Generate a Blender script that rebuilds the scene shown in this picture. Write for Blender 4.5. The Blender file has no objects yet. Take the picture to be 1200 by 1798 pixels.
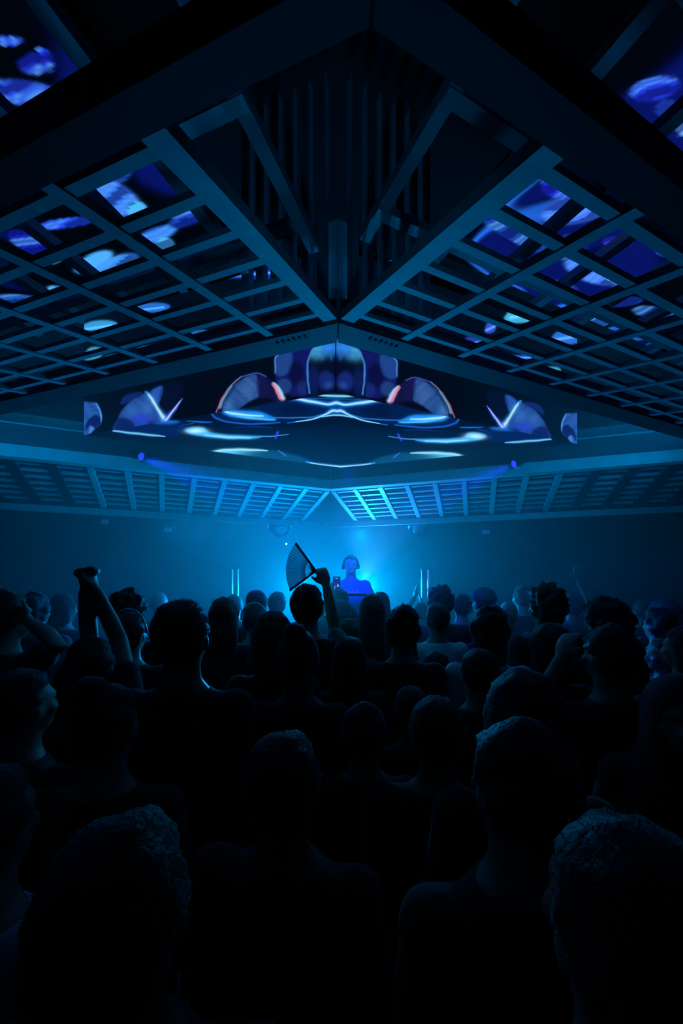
import bpy, bmesh, math, random
import numpy as np
from mathutils import Vector, Matrix, noise, Quaternion

scene = bpy.context.scene
COL = scene.collection
V = Vector
random.seed(7)
EYE = 1.93                      # camera height above the floor (m)

# ------------------------------------------------------------------ helpers
def srgb(r, g, b):
    f = lambda c: (c / 255 / 12.92) if c / 255 <= .04045 else ((c / 255 + .055) / 1.055) ** 2.4
    return (f(r), f(g), f(b))

def mat(name, color, rough=.6, metal=0., bump=0., scale=30., vary=0., spec=.5, sheen=0., emit=None, estr=1., trans=0., alpha=1.):
    m = bpy.data.materials.new(name); m.use_nodes = True
    nt = m.node_tree; b = nt.nodes['Principled BSDF']
    b.inputs['Base Color'].default_value = (*color, 1)
    b.inputs['Roughness'].default_value = rough
    b.inputs['Metallic'].default_value = metal
    b.inputs['Specular IOR Level'].default_value = spec
    if sheen:
        b.inputs['Sheen Weight'].default_value = sheen
    if emit:
        b.inputs['Emission Color'].default_value = (*emit, 1); b.inputs['Emission Strength'].default_value = estr
    if trans:
        b.inputs['Transmission Weight'].default_value = trans
    if alpha < 1:
        b.inputs['Alpha'].default_value = alpha
    if bump or vary:
        tc = nt.nodes.new('ShaderNodeTexCoord')
        n = nt.nodes.new('ShaderNodeTexNoise'); n.inputs['Scale'].default_value = scale; n.inputs['Detail'].default_value = 5
        nt.links.new(tc.outputs['Object'], n.inputs['Vector'])
        if bump:
            bp = nt.nodes.new('ShaderNodeBump'); bp.inputs['Strength'].default_value = bump; bp.inputs['Distance'].default_value = .01
            nt.links.new(n.outputs['Fac'], bp.inputs['Height']); nt.links.new(bp.outputs['Normal'], b.inputs['Normal'])
        if vary:
            mx = nt.nodes.new('ShaderNodeMixRGB')
            mx.inputs['Color1'].default_value = (*[c * (1 - vary) for c in color], 1)
            mx.inputs['Color2'].default_value = (*[min(1, c * (1 + vary)) for c in color], 1)
            nt.links.new(n.outputs['Fac'], mx.inputs['Fac']); nt.links.new(mx.outputs['Color'], b.inputs['Base Color'])
    return m

M = {}
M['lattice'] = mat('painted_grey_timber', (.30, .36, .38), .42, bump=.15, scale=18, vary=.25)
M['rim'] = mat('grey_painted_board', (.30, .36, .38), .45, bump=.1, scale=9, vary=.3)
M['lattice_near_shaded'] = mat('grey_timber_near_shaded', (.2, .245, .265), .7, spec=.2, bump=.15, scale=18, vary=.25)  # same timber darkened for the near panels, in place of dimmer light
M['rim_near_shaded'] = mat('grey_board_near_shaded', (.07, .084, .09), .7, spec=.2, bump=.1, scale=9, vary=.3)  # rim board darkened for the near sides, shade put into the colour
M['pale_post'] = mat('pale_post_metal', (.6, .68, .72), .4, bump=.05, scale=10, vary=.25)
M['rim_dark'] = mat('dark_painted_board', (.05, .055, .06), .6, bump=.1, scale=9, vary=.3)
M['fascia'] = mat('dark_fascia', (.035, .045, .055), .6, vary=.3, scale=6)
M['upper'] = mat('dim_upper_timber', (.22, .25, .28), .6, vary=.3, scale=8)
M['wall'] = mat('dark_plaster', (.05, .06, .07), .9, bump=.1, scale=4, vary=.3)
M['floor'] = mat('dark_concrete', (.03, .032, .034), .55, bump=.1, scale=5, vary=.3)
M['black'] = mat('black_metal', (.012, .012, .014), .45, metal=.3)
M['matt'] = mat('matt_black', (.01, .01, .011), .8)
M['steel'] = mat('brushed_steel', (.55, .57, .6), .3, metal=.9, bump=.05, scale=80)
M['skin'] = mat('skin', (.42, .27, .2), .5, vary=.12, scale=25)
M['skin_dark'] = mat('brown_skin', (.2, .11, .075), .5, vary=.12, scale=25)
M['skin_fair'] = mat('fair_skin', (.5, .38, .36), .5, vary=.1, scale=25)
M['hair'] = mat('dark_hair', (.022, .016, .012), .6, bump=.5, scale=90, vary=.3, sheen=.3, spec=.25)
M['hair_brown'] = mat('brown_hair', (.09, .055, .03), .6, bump=.5, scale=90, vary=.3, sheen=.3, spec=.25)
M['hair_fair'] = mat('fair_hair', (.3, .22, .13), .6, bump=.5, scale=90, vary=.3, sheen=.3, spec=.25)
M['cloth_black'] = mat('black_cotton', (.012, .012, .014), .9, bump=.3, scale=14, sheen=.2)
M['cloth_navy'] = mat('navy_cotton', (.02, .03, .06), .9, bump=.3, scale=14, sheen=.2)
M['cloth_grey'] = mat('grey_cotton', (.1, .105, .11), .9, bump=.3, scale=14, sheen=.2)
M['cloth_white'] = mat('white_cotton', (.62, .63, .65), .85, bump=.3, scale=14)
M['denim'] = mat('dark_denim', (.02, .028, .045), .85, bump=.3, scale=40)
M['cap'] = mat('cap_cloth', (.05, .06, .08), .85, bump=.2, scale=60)
M['dj_shirt'] = mat('blue_shirt', (.28, .33, .62), .85, bump=.3, scale=12)
M['print'] = mat('shirt_print', (.85, .88, .95), .7)
M['eye'] = mat('eye', (.5, .5, .5), .2)
M['glass'] = mat('clear_acrylic', (.8, .9, 1), .08, trans=1., alpha=1.)
M['edge_glow'] = mat('emissive_edge_glint', (.6, .7, .75), .25, emit=(.08, .45, .85), estr=.25)  # emission stands in for light caught on the acrylic edges
M['lens_dim'] = mat('dim_blue_glass', (.05, .08, .1), .3, emit=(.01, .16, .5), estr=.35)
M['fan_leaf'] = mat('fan_cloth', (.25, .35, .45), .8, vary=.15, scale=20)
_n = M['fan_leaf'].node_tree; _t = _n.nodes.new('ShaderNodeBsdfTranslucent'); _t.inputs['Color'].default_value = (.5, .6, .7, 1); _m = _n.nodes.new('ShaderNodeMixShader'); _m.inputs[0].default_value = .6
_n.links.new(_n.nodes['Principled BSDF'].outputs[0], _m.inputs[1]); _n.links.new(_t.outputs[0], _m.inputs[2]); _n.links.new(_m.outputs[0], _n.nodes['Material Output'].inputs[0])
M['lens_blue'] = mat('blue_led_lens', (.01, .01, .05), .3, emit=(.015, .03, 1), estr=3)
M['lens_white'] = mat('white_led_dot', (.1, .1, .1), .3, emit=(.35, .75, 1), estr=4)
M['lamp_cyan'] = mat('cyan_lamp_lens', (.05, .1, .1), .3, emit=(.1, .6, 1), estr=1.5)
M['mirror'] = mat('mirror_facets', (.55, .6, .65), .12, metal=1.)
M['phone_screen'] = mat('phone_screen', (.01, .01, .02), .2, emit=(.01, .03, .28), estr=.5)
M['phone_bright'] = mat('phone_highlight', (.1, .1, .1), .2, emit=(.3, .6, 1), estr=.7)

def tag(o, label=None, cat=None, group=None, kind=None):
    if label: o['label'] = label
    if cat: o['category'] = cat
    if group: o['group'] = group
    if kind: o['kind'] = kind
    return o

def empty(name, loc=(0, 0, 0), rz=0):
    o = bpy.data.objects.new(name, None); COL.objects.link(o)
    o.location = loc; o.rotation_euler = (0, 0, rz); o.empty_display_size = .1
    return o

def obj(name, bm, material, parent=None, smooth=False, bevel=0.):
    me = bpy.data.meshes.new(name)
    bmesh.ops.recalc_face_normals(bm, faces=bm.faces)
    bm.to_mesh(me); bm.free()
    if material is not None:
        for m_ in (material if isinstance(material, (list, tuple)) else [material]): me.materials.append(m_)
    if smooth:
        me.polygons.foreach_set('use_smooth', [True] * len(me.polygons))
    o = bpy.data.objects.new(name, me); COL.objects.link(o)
    if parent is not None: o.parent = parent
    if bevel:
        b = o.modifiers.new('bevel', 'BEVEL'); b.width = bevel; b.segments = 2; b.limit_method = 'ANGLE'
    return o

def hexa(bm, P8):
    v = [bm.verts.new(p) for p in P8]
    for f in ((0, 1, 2, 3), (4, 5, 6, 7), (0, 1, 5, 4), (1, 2, 6, 5), (2, 3, 7, 6), (3, 0, 4, 7)):
        bm.faces.new([v[i] for i in f])

def box(bm, c, s, rz=0., rx=0., ry=0.):
    R = Matrix.Rotation(rz, 3, 'Z') @ Matrix.Rotation(rx, 3, 'X') @ Matrix.Rotation(ry, 3, 'Y')
    c = V(c); h = V(s) / 2
    q = [c + R @ V((sx * h.x, sy * h.y, sz * h.z)) for sz in (-1, 1) for sx, sy in ((-1, -1), (1, -1), (1, 1), (-1, 1))]
    hexa(bm, q)

def bar(bm, a, b, width, depth, side=None):
    """box along a->b whose underside centreline is a->b; depth goes up"""
    a = V(a); b = V(b); d = (b - a).normalized()
    s = V(side).normalized() if side is not None else d.cross(V((0, 0, 1))).normalized()
    up = s.cross(d).normalized()
    if up.z < 0: up = -up
    w = s * width / 2
    hexa(bm, [a - w, a + w, b + w, b - w, a - w + up * depth, a + w + up * depth, b + w + up * depth, b - w + up * depth])

def tube(bm, pts, rad, n=10, flat=1., flat_dir=None):
    pts = [V(p) for p in pts]; m = len(pts)
    t = (pts[1] - pts[0]).normalized()
    x = V(flat_dir) if flat_dir is not None else (V((1, 0, 0)) if abs(t.x) < .8 else V((0, 1, 0)))
    x = (x - t * x.dot(t)).normalized()
    rings = []
    P = [pts[0] - t * rad[0] * .55] + pts; R = [rad[0] * .6] + list(rad)
    te = (pts[-1] - pts[-2]).normalized()
    P.append(pts[-1] + te * rad[-1] * .55); R.append(rad[-1] * .6)
    for i in range(len(P)):
        a = P[max(0, i - 1)]; b = P[min(len(P) - 1, i + 1)]
        t = (b - a).normalized(); x = (x - t * x.dot(t)).normalized(); y = t.cross(x)
        rings.append([bm.verts.new(P[i] + (x * math.cos(k * 2 * math.pi / n) + y * flat * math.sin(k * 2 * math.pi / n)) * R[i]) for k in range(n)])
    for i in range(len(rings) - 1):
        for k in range(n):
            bm.faces.new((rings[i][k], rings[i][(k + 1) % n], rings[i + 1][(k + 1) % n], rings[i + 1][k]))
    bm.faces.new(rings[0][::-1]); bm.faces.new(rings[-1])

def loft(bm, rings, n=20):
    """rings: (z, cx, cy, rx, ry) stacked upwards"""
    rs = []
    for z, cx, cy, rx, ry in rings:
        rs.append([bm.verts.new((cx + rx * math.cos(k * 2 * math.pi / n), cy + ry * math.sin(k * 2 * math.pi / n), z)) for k in range(n)])
    for i in range(len(rs) - 1):
        for k in range(n):
            bm.faces.new((rs[i][k], rs[i][(k + 1) % n], rs[i + 1][(k + 1) % n], rs[i + 1][k]))
    bm.faces.new(rs[0][::-1]); bm.faces.new(rs[-1])

def ball(bm, c, r, sub=2, R=None):
    rx, ry, rz = r if isinstance(r, (tuple, list)) else (r, r, r)
    m = Matrix.Translation(c) @ (R.to_4x4() if R is not None else Matrix.Identity(4)) @ Matrix.Diagonal((rx, ry, rz, 1))
    return bmesh.ops.create_icosphere(bm, subdivisions=sub, radius=1, matrix=m)['verts']

def cyl(bm, a, b, r1, r2=None, n=20):
    r2 = r1 if r2 is None else r2
    a = V(a); b = V(b); t = (b - a).normalized()
    x = V((1, 0, 0)) if abs(t.x) < .8 else V((0, 1, 0)); x = (x - t * x.dot(t)).normalized(); y = t.cross(x)
    A = [bm.verts.new(a + (x * math.cos(k * 2 * math.pi / n) + y * math.sin(k * 2 * math.pi / n)) * r1) for k in range(n)]
    B = [bm.verts.new(b + (x * math.cos(k * 2 * math.pi / n) + y * math.sin(k * 2 * math.pi / n)) * r2) for k in range(n)]
    for k in range(n): bm.faces.new((A[k], A[(k + 1) % n], B[(k + 1) % n], B[k]))
    bm.faces.new(A[::-1]); bm.faces.new(B)

def remeshed(bm, voxel, smooth=6, factor=.5):
    me = bpy.data.meshes.new('tmp'); bmesh.ops.recalc_face_normals(bm, faces=bm.faces); bm.to_mesh(me); bm.free()
    o = bpy.data.objects.new('tmp', me); COL.objects.link(o)
    r = o.modifiers.new('r', 'REMESH'); r.mode = 'VOXEL'; r.voxel_size = voxel; r.use_smooth_shade = True
    s = o.modifiers.new('s', 'SMOOTH'); s.iterations = smooth; s.factor = factor
    dg = bpy.context.evaluated_depsgraph_get()
    out = bpy.data.meshes.new_from_object(o.evaluated_get(dg))
    bpy.data.objects.remove(o); bpy.data.meshes.remove(me)
    out.materials.clear()
    return out

def link_mesh(name, me, material, parent=None):
    o = bpy.data.objects.new(name, me); COL.objects.link(o)
    o.data = me
    if len(me.materials) == 0: me.materials.append(material)
    o.material_slots[0].link = 'OBJECT'; o.material_slots[0].material = material
    if parent is not None: o.parent = parent
    return o

# ------------------------------------------------------------------ plan of the ring (metres, camera above the origin, z measured from eye level)
N = V((-.0107, 1.505)); aR, aL = .4335, .3398
uR = V((math.cos(aR), math.sin(aR))); uL = V((-math.cos(aL), math.sin(aL)))
nR = V((math.sin(aL), math.cos(aL)))        # perpendicular to uL, away from the camera
nL = V((-math.sin(aR), math.cos(aR)))       # perpendicular to uR, away from the camera
SL, SR, BAY, WID = 4.125, 4.150, .3067, .941
Z1, Z0 = EYE + 1.0, EYE + .769
Lc = N + uL * SL; Rc = N + uR * SR; Fc = N + uL * SL + uR * SR
def v3(p, z): return V((p.x, p.y, z))
def miter(c, n1, n2, e): return c + (n1 + n2) * (e / (1 + n1.dot(n2)))
# corner -> inward normals of the two sides that meet there
CORNER = {'N': (N, nR, nL), 'L': (Lc, nR, -nL), 'R': (Rc, nL, -nR), 'F': (Fc, -nL, -nR)}
def cin(k, e): c, a, b = CORNER[k]; return miter(c, a, b, e)

# ------------------------------------------------------------------ room shell
def slab(name, c, s, m):
    bm = bmesh.new(); box(bm, c, s); return tag(obj(name, bm, m), kind='structure')
slab('floor', (0, 2.5, -.05), (16, 13, .1), M['floor'])
slab('ceiling', (0, 2.5, EYE + 2.15), (16, 13, .1), M['matt'])
slab('wall_back', (0, 8.55, 2.05), (16, .1, 4.1), M['wall'])
slab('wall_left', (-7.55, 2.5, 2.05), (.1, 12, 4.1), M['wall'])
slab('wall_right', (7.55, 2.5, 2.05), (.1, 12, 4.1), M['wall'])
slab('wall_front', (0, -3.55, 2.05), (16, .1, 4.1), M['wall'])

# ------------------------------------------------------------------ four lattice panels of the ring
RUNGS = [.138 * (k + .55) for k in range(7)]
def panel(name, label, corner, u, out, S, K, far=False):
    LM = M['lattice' if far else 'lattice_near_shaded']
    root = empty(name, v3(corner, 0)); tag(root, label, 'ceiling lattice', 'slatted lattice panels around the square opening')
    base = V((corner.x, corner.y, 0))
    def Q(s, t):
        p = corner + u * s + out * (WID * t)
        return v3(p, Z1 + (Z0 - Z1) * t) - base
    u3 = V((u.x, u.y, 0))
    for k in range(K + 1):
        bm = bmesh.new()
        if k == 0:
            bar(bm, Q(.032, .012), Q(.032, 1.0), .056, .032, u3); obj('end_beam', bm, LM, root)
        else:
            bar(bm, Q(k * BAY, 0), Q(k * BAY, 1.0), (.09 if k > 8 else .052) if far else .036, .06 if far else .024, u3); obj('batten', bm, M['matt'] if far and k > 8 else LM, root)  # far battens away from the corner are blackened and widened to read as unlit
    for t in RUNGS:
        bm = bmesh.new()
        w = V((out.x * WID, out.y * WID, Z0 - Z1)).normalized()
        dz = V((0, 0, .016 if far else .004)); bar(bm, Q(.04, t) + dz, Q(K * BAY, t) + dz, .030, .03 if far else .014, w); obj('rail', bm, LM, root)
    return root
panel('lattice_panel', 'near left lattice panel sloping overhead, its bright end beam running to the near corner', N, uL, -nR, SL, 13)
panel('lattice_panel', 'near right lattice panel sloping overhead, its bright end beam running to the near corner', N, uR, -nL, SR, 13)
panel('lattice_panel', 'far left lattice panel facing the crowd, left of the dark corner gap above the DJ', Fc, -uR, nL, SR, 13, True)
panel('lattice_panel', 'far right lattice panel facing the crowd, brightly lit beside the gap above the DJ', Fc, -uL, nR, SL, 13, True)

# rims, fascias: four sides each, mitred
SIDES = [('N', 'L', 'near left'), ('N', 'R', 'near right'), ('L', 'F', 'far left'), ('R', 'F', 'far right')]
def ringboard(name, e0, e1, z0, z1, m, a, b):
    bm = bmesh.new()
    A0, A1, B0, B1 = cin(a, e0), cin(a, e1), cin(b, e0), cin(b, e1)
    A0, B0 = A0 + (B0 - A0).normalized() * .003, B0 + (A0 - B0).normalized() * .003; A1, B1 = A1 + (B1 - A1).normalized() * .003, B1 + (A1 - B1).normalized() * .003
    hexa(bm, [v3(A0, z0), v3(A1, z0), v3(B1, z0), v3(B0, z0), v3(A0, z1), v3(A1, z1), v3(B1, z1), v3(B0, z1)])
    return obj(name, bm, m)
for a, b, w in SIDES:
    o = ringboard('inner_rim_board', .018, .135, Z1, Z1 + .105, M['rim'] if w.startswith('far') else M['rim_near_shaded'], a, b)
    tag(o, f'{w} inner rim board edging the square opening under the hanging screen', 'rim board', 'inner rim boards of the opening')
    if w.startswith('far'):
      o2 = ringboard('fascia_board', .09, .115, Z1 + .107, Z1 + .285, M['fascia'], a, b)
      tag(o2, f'dark {w} fascia board standing on the inner rim around the opening', 'fascia board', 'fascia boards of the opening')
    # pale top lip of the fascia
      bm = bmesh.new(); A0, A1, B0, B1 = cin(a, .08), cin(a, .125), cin(b, .08), cin(b, .125)
      hexa(bm, [v3(p, Z1 + .285) for p in (A0, A1, B1, B0)] + [v3(p, Z1 + .297) for p in (A0, A1, B1, B0)])
      obj('top_lip', bm, M['rim'], o2)
    o3 = ringboard('outer_rim_board', -WID - .004, -WID - .06, Z0 - .075, Z0 - .005, M['rim'] if w.startswith('far') else M['matt'], a, b)  # near boards blackened to read as unlit
    tag(o3, f'{w} outer rim board along the low edge of the lattice', 'rim board', 'outer rim boards of the lattice')
    if w.startswith('near'):
        # small dark cut-outs near the corner and the dotted light strip farther along
        u = uL if b == 'L' else uR; n_ = nR if b == 'L' else nL
        bm = bmesh.new()
        for k in range(6):
            c = N + u * (.17 + k * .026) + n_ * .055
            box(bm, v3(c, Z1 - .001), (.011, .012 if k % 2 else .018, .004), math.atan2(u.y, u.x))
        obj('cutout_row', bm, M['matt'], o)
        bm = bmesh.new()
        A0 = N + u * 2.2 + n_ * .138; B0 = N + u * 4.0 + n_ * .138
        bar(bm, v3(A0, Z1 + .002), v3(B0, Z1 + .002), .006, .02); obj('metal_edge_strip', bm, M['steel'], o)

for a, b, w in SIDES[2:]:
    o = ringboard('upper_board', -.45, -.42, EYE + 1.44, EYE + 1.56, M['rim'], a, b); tag(o, f'pale {w} board high behind the hanging screen', 'board', 'boards high behind the screen')
# fins around the near and far corner, corner post
def fins(corner, ua, ub, inward, label, zt):
    root = empty('slatted_corner_screen', v3(corner, 0)); base = v3(corner, 0)
    tag(root, label, 'slatted screen', 'upright slat screens at the corners')
    for u, n_ in ((ua, inward[0]), (ub, inward[1])):
        for k in range(6):
            c = corner + u * (.085 + k * .072) + n_ * .045
            bm = bmesh.new(); box(bm, v3(c, (Z1 + .107 + zt) / 2) - base, (.030, .05, zt - Z1 - .107), math.atan2(u.y, u.x))
            obj('fin', bm, M['upper'] if zt > EYE + 1.6 else M['lattice'], root)
    return root
fins(N, uL, uR, (nR, nL), 'dark upright slats hanging at the near corner between the two bright end beams', EYE + 2.05)
fins(Fc, -uR, -uL, (-nL, -nR), 'row of upright slats at the far corner under the tip of the hanging screen', EYE + 1.42)
post = empty('corner_post', v3(N, Z1)); tag(post, 'pale folded metal post standing where the two near rims meet', 'post')
for u, n_ in ((uL, nR), (uR, nL)):
    bm = bmesh.new(); c0 = cin('N', .10); c1 = c0 + u * .045; h = .375
    off = -n_ * .008; b3 = v3(N, 0)
    q = [c0, c1, c1 + off, c0 + off]
    hexa(bm, [v3(p, .11) - b3 for p in q] + [v3(p, .11 + h) - b3 for p in q]); obj('post_face', bm, M['pale_post'], post)
bm = bmesh.new(); q = [cin('N', .11), cin('N', .10) + uL * .055, cin('N', .085), cin('N', .10) + uR * .055]
b3 = v3(N, 0); hexa(bm, [v3(p, .485) - b3 for p in q] + [v3(p, .495) - b3 for p in q]); obj('post_cap', bm, M['steel'], post)
for u, n_, side in ((uL, nR, 'left'), (uR, nL, 'right')):
    for k, t in enumerate((.15, .23)):
        bm = bmesh.new(); c = N + u * t + n_ * .012
        box(bm, v3(c, Z1 + .36), (.04, .006, .07), math.atan2(u.y, u.x))
        cyl(bm, v3(c - n_ * .005, Z1 + .37), v3(c - n_ * .012, Z1 + .37), .012)
        tag(obj('bracket_plate', bm, M['rim']), f'small pale bracket plate between slats {["close to", "one slat away from"][k]} the corner post on its {side}', 'bracket', 'bracket plates by the corner post')

# ------------------------------------------------------------------ upper flat lattice above both near panels
def upper(label, u, out, lift):
    root = empty('upper_lattice', v3(N, 0)); tag(root, label, 'ceiling lattice', 'flat dim lattice above the sloping panels'); base = v3(N, 0)
    z = EYE + 1.20 + lift
    for k in range(0, 14):
        bm = bmesh.new(); p = N + u * (k * .30 + .06); bar(bm, v3(p + out * .10, z) - base, v3(p + out * 2.3, z) - base, .042, .035); obj('batten', bm, M['upper'], root)
    for k in range(6):
        bm = bmesh.new(); p = N + out * (.22 + .36 * k); bar(bm, v3(p + u * .04, z - .006) - base, v3(p + u * 3.9, z - .006) - base, .04, .03); obj('rail', bm, M['upper'], root)
upper('flat dim lattice high above the near left sloping panel', uL, -nR, 0)
upper('flat dim lattice high above the near right sloping panel', uR, -nL, .05)

# ------------------------------------------------------------------ video screens: procedural animation frame painted per vertex
F_ = 673.35
def px(P):   # picture coordinates used as the drawing board of the video frame
    return 600 + F_ * P[:, 0] / P[:, 1], 1009 - F_ * (P[:, 2] - EYE) / P[:, 1]
class Canvas:
    def __init__(s, x, y, base):
        s.x, s.y = x, y; s.c = np.zeros((len(x), 3)) + np.array(srgb(*base))
    def put(s, a, col):
        a = np.clip(a, 0, 1)[:, None]; s.c = s.c * (1 - a) + np.array(srgb(*col)) * a
    def add(s, a, col): s.c = s.c + np.clip(a, 0, None)[:, None] * np.array(srgb(*col))
    def ell(s, cx, cy, rx, ry, rot=0):
        r = math.radians(rot); dx, dy = s.x - cx, s.y - cy
        return np.sqrt(((dx * math.cos(r) + dy * math.sin(r)) / rx) ** 2 + ((-dx * math.sin(r) + dy * math.cos(r)) / ry) ** 2)
    def disc(s, cx, cy, rx, ry, soft=.08, rot=0): return 1 / (1 + np.exp((s.ell(cx, cy, rx, ry, rot) - 1) / (soft * .35)))
    def ring(s, cx, cy, rx, ry, w=.08, rot=0): return np.exp(-((s.ell(cx, cy, rx, ry, rot) - 1) / w) ** 2)
    def glow(s, cx, cy, rx, ry, rot=0): return np.exp(-s.ell(cx, cy, rx, ry, rot) ** 2)
    def line(s, pts, w):
        d = np.full(len(s.x), 1e9)
        for (ax, ay), (bx, by) in zip(pts, pts[1:]):
            vx, vy = bx - ax, by - ay; t = np.clip(((s.x - ax) * vx + (s.y - ay) * vy) / (vx * vx + vy * vy), 0, 1)
            d = np.minimum(d, np.hypot(s.x - ax - t * vx, s.y - ay - t * vy))
        return np.exp(-(d / w) ** 2)
    def seg(s, pts, closed=False):
        d = np.full(len(s.x), 1e9); q = list(zip(pts, pts[1:] + (pts[:1] if closed else [])))
        for A_, B_ in q:
            (ax, ay), (bx, by) = A_[:2], B_[:2]; vx, vy = bx - ax, by - ay
            t = np.clip(((s.x - ax) * vx + (s.y - ay) * vy) / (vx * vx + vy * vy + 1e-9), 0, 1); d = np.minimum(d, np.hypot(s.x - ax - t * vx, s.y - ay - t * vy))
        return d
    @staticmethod
    def smooth(pts, closed, n=5):
        q = [np.array(p, float) for p in pts]; m = len(q); out = []
        for i in range(m if closed else m - 1):
            g = (lambda k: q[k % m]) if closed else (lambda k: q[min(max(k, 0), m - 1)])
            a, b, c, d = g(i - 1), g(i), g(i + 1), g(i + 2)
            for k in range(n):
                t = k / n; out.append(tuple(.5 * (2 * b + (c - a) * t + (2 * a - 5 * b + 4 * c - d) * t * t + (3 * b - a - 3 * c + d) * t ** 3)))
        if not closed: out.append(tuple(q[-1]))
        return out
    def poly(s, pts, soft=1.5):
        pts = s.smooth(pts, True, 3)
        ins = np.zeros(len(s.x), bool)
        for (ax, ay), (bx, by) in zip(pts, pts[1:] + pts[:1]):
            if ay == by: continue
            ins ^= ((ay > s.y) != (by > s.y)) & (s.x < (bx - ax) * (s.y - ay) / (by - ay) + ax)
        d = s.seg(pts, True) * np.where(ins, 1, -1)
        return 1 / (1 + np.exp(np.clip(-d / soft * 2, -40, 40)))
    def stroke(s, pts, col, k=1.):
        pts = [(a, b, max(w, .2)) for a, b, w in s.smooth(pts, False, 4)]
        a = np.zeros(len(s.x))
        for (ax, ay, aw), (bx, by, bw) in zip(pts, pts[1:]):
            vx, vy = bx - ax, by - ay; t = np.clip(((s.x - ax) * vx + (s.y - ay) * vy) / (vx * vx + vy * vy), 0, 1)
            a = np.maximum(a, np.exp(-(np.hypot(s.x - ax - t * vx, s.y - ay - t * vy) / (aw + (bw - aw) * t)) ** 2))
        s.put(a * k, col)
    def half(s, ax, ay, bx, by, soft=2.):   # 1 on the right-hand side of a->b (screen axes, y down)
        vx, vy = bx - ax, by - ay; q = ((s.x - ax) * vy - (s.y - ay) * vx) / math.hypot(vx, vy)
        return 1 / (1 + np.exp(np.clip(q / soft, -40, 40)))

def wobble(x, y, s, amp, seed):
    out = np.zeros(len(x))
    r = np.random.RandomState(seed)
    for k in range(5):
        a = r.uniform(0, 6.28); f = s * (1.6 ** k); out += amp / (1.5 ** k) * np.sin(f * (x * math.cos(a) + y * math.sin(a)) + r.uniform(0, 6.28))
    return out

def screen_mesh(name, O, U, W, nu, nv, paint, parent, strength, extra=None):
    s = np.linspace(0, 1, nu + 1); t = np.linspace(0, 1, nv + 1)
    ss, tt = np.meshgrid(s, t, indexing='ij'); ss, tt = ss.ravel(), tt.ravel()
    O, U, W = np.array(O), np.array(U), np.array(W)
    P = O + ss[:, None] * U + tt[:, None] * W
    idx = np.arange((nu + 1) * (nv + 1)).reshape(nu + 1, nv + 1)
    f = np.stack([idx[:-1, :-1], idx[1:, :-1], idx[1:, 1:], idx[:-1, 1:]], -1).reshape(-1, 4)
    me = bpy.data.meshes.new(name); me.from_pydata(P.tolist(), [], f.tolist())
    c = paint(ss, tt)
    at = me.color_attributes.new('frame', 'FLOAT_COLOR', 'POINT')
    at.data.foreach_set('color', np.hstack([c, np.ones((len(c), 1))]).astype(np.float32).ravel())
    m = bpy.data.materials.new(name + '_video'); m.use_nodes = True; nt = m.node_tree; nt.nodes.clear()
    o_ = nt.nodes.new('ShaderNodeOutputMaterial'); e = nt.nodes.new('ShaderNodeEmission'); a = nt.nodes.new('ShaderNodeAttribute'); a.attribute_name = 'frame'
    e.inputs['Strength'].default_value = strength
    nt.links.new(a.outputs['Color'], e.inputs['Color']); nt.links.new(e.outputs[0], o_.inputs[0])
    m.cycles.emission_sampling = 'NONE' if extra is None else 'FRONT_BACK'
    me.materials.append(m)
    o = bpy.data.objects.new(name, me); COL.objects.link(o)
    if parent is not None: o.parent = parent
    return o

spotsL = [(64, 112, 24, 13, -5, (24, 40, 175)), (60, 168, 60, 16, 12, (34, 70, 200)), (72, 182, 26, 11, -20, (60, 130, 225)), (14, 72, 20, 6, 0, (20, 40, 200)), (78, 92, 10, 5, 20, (20, 40, 190)), (18, 234, 12, 8, 0, (40, 130, 225)),
          (200, 298, 26, 18, -30, (40, 100, 215)), (190, 345, 48, 20, 25, (50, 110, 220)), (240, 368, 14, 10, 0, (60, 170, 225)), (115, 392, 40, 6, -8, (30, 70, 215)), (55, 428, 34, 12, 25, (14, 30, 160)), (80, 456, 22, 8, -12, (90, 200, 235)),
          (270, 415, 34, 9, -22, (40, 110, 215)), (290, 431, 12, 10, 0, (70, 170, 225)), (165, 460, 28, 10, -25, (60, 160, 230)), (200, 470, 36, 12, -25, (50, 130, 220)), (105, 515, 18, 8, 20, (70, 170, 230)), (60, 530, 50, 7, 8, (24, 80, 160)),
          (215, 527, 18, 6, 0, (40, 100, 225)), (265, 541, 28, 7, -20, (40, 120, 225)), (175, 573, 26, 8, -18, (60, 170, 240)), (140, 548, 40, 6, 10, (30, 90, 200)), (290, 500, 12, 6, 20, (60, 150, 220)), (440, 480, 60, 10, -22, (16, 50, 170)),
          (205, 634, 26, 9, -12, (50, 140, 240)), (270, 614, 28, 5, 8, (70, 160, 240)), (165, 620, 14, 8, 20, (70, 170, 210)), (350, 590, 18, 8, 10, (40, 110, 190)), (345, 375, 40, 10, -25, (20, 60, 170)), (15, 372, 20, 8, -20, (30, 70, 180)), (100, 345, 30, 8, -25, (24, 60, 180))]
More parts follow.
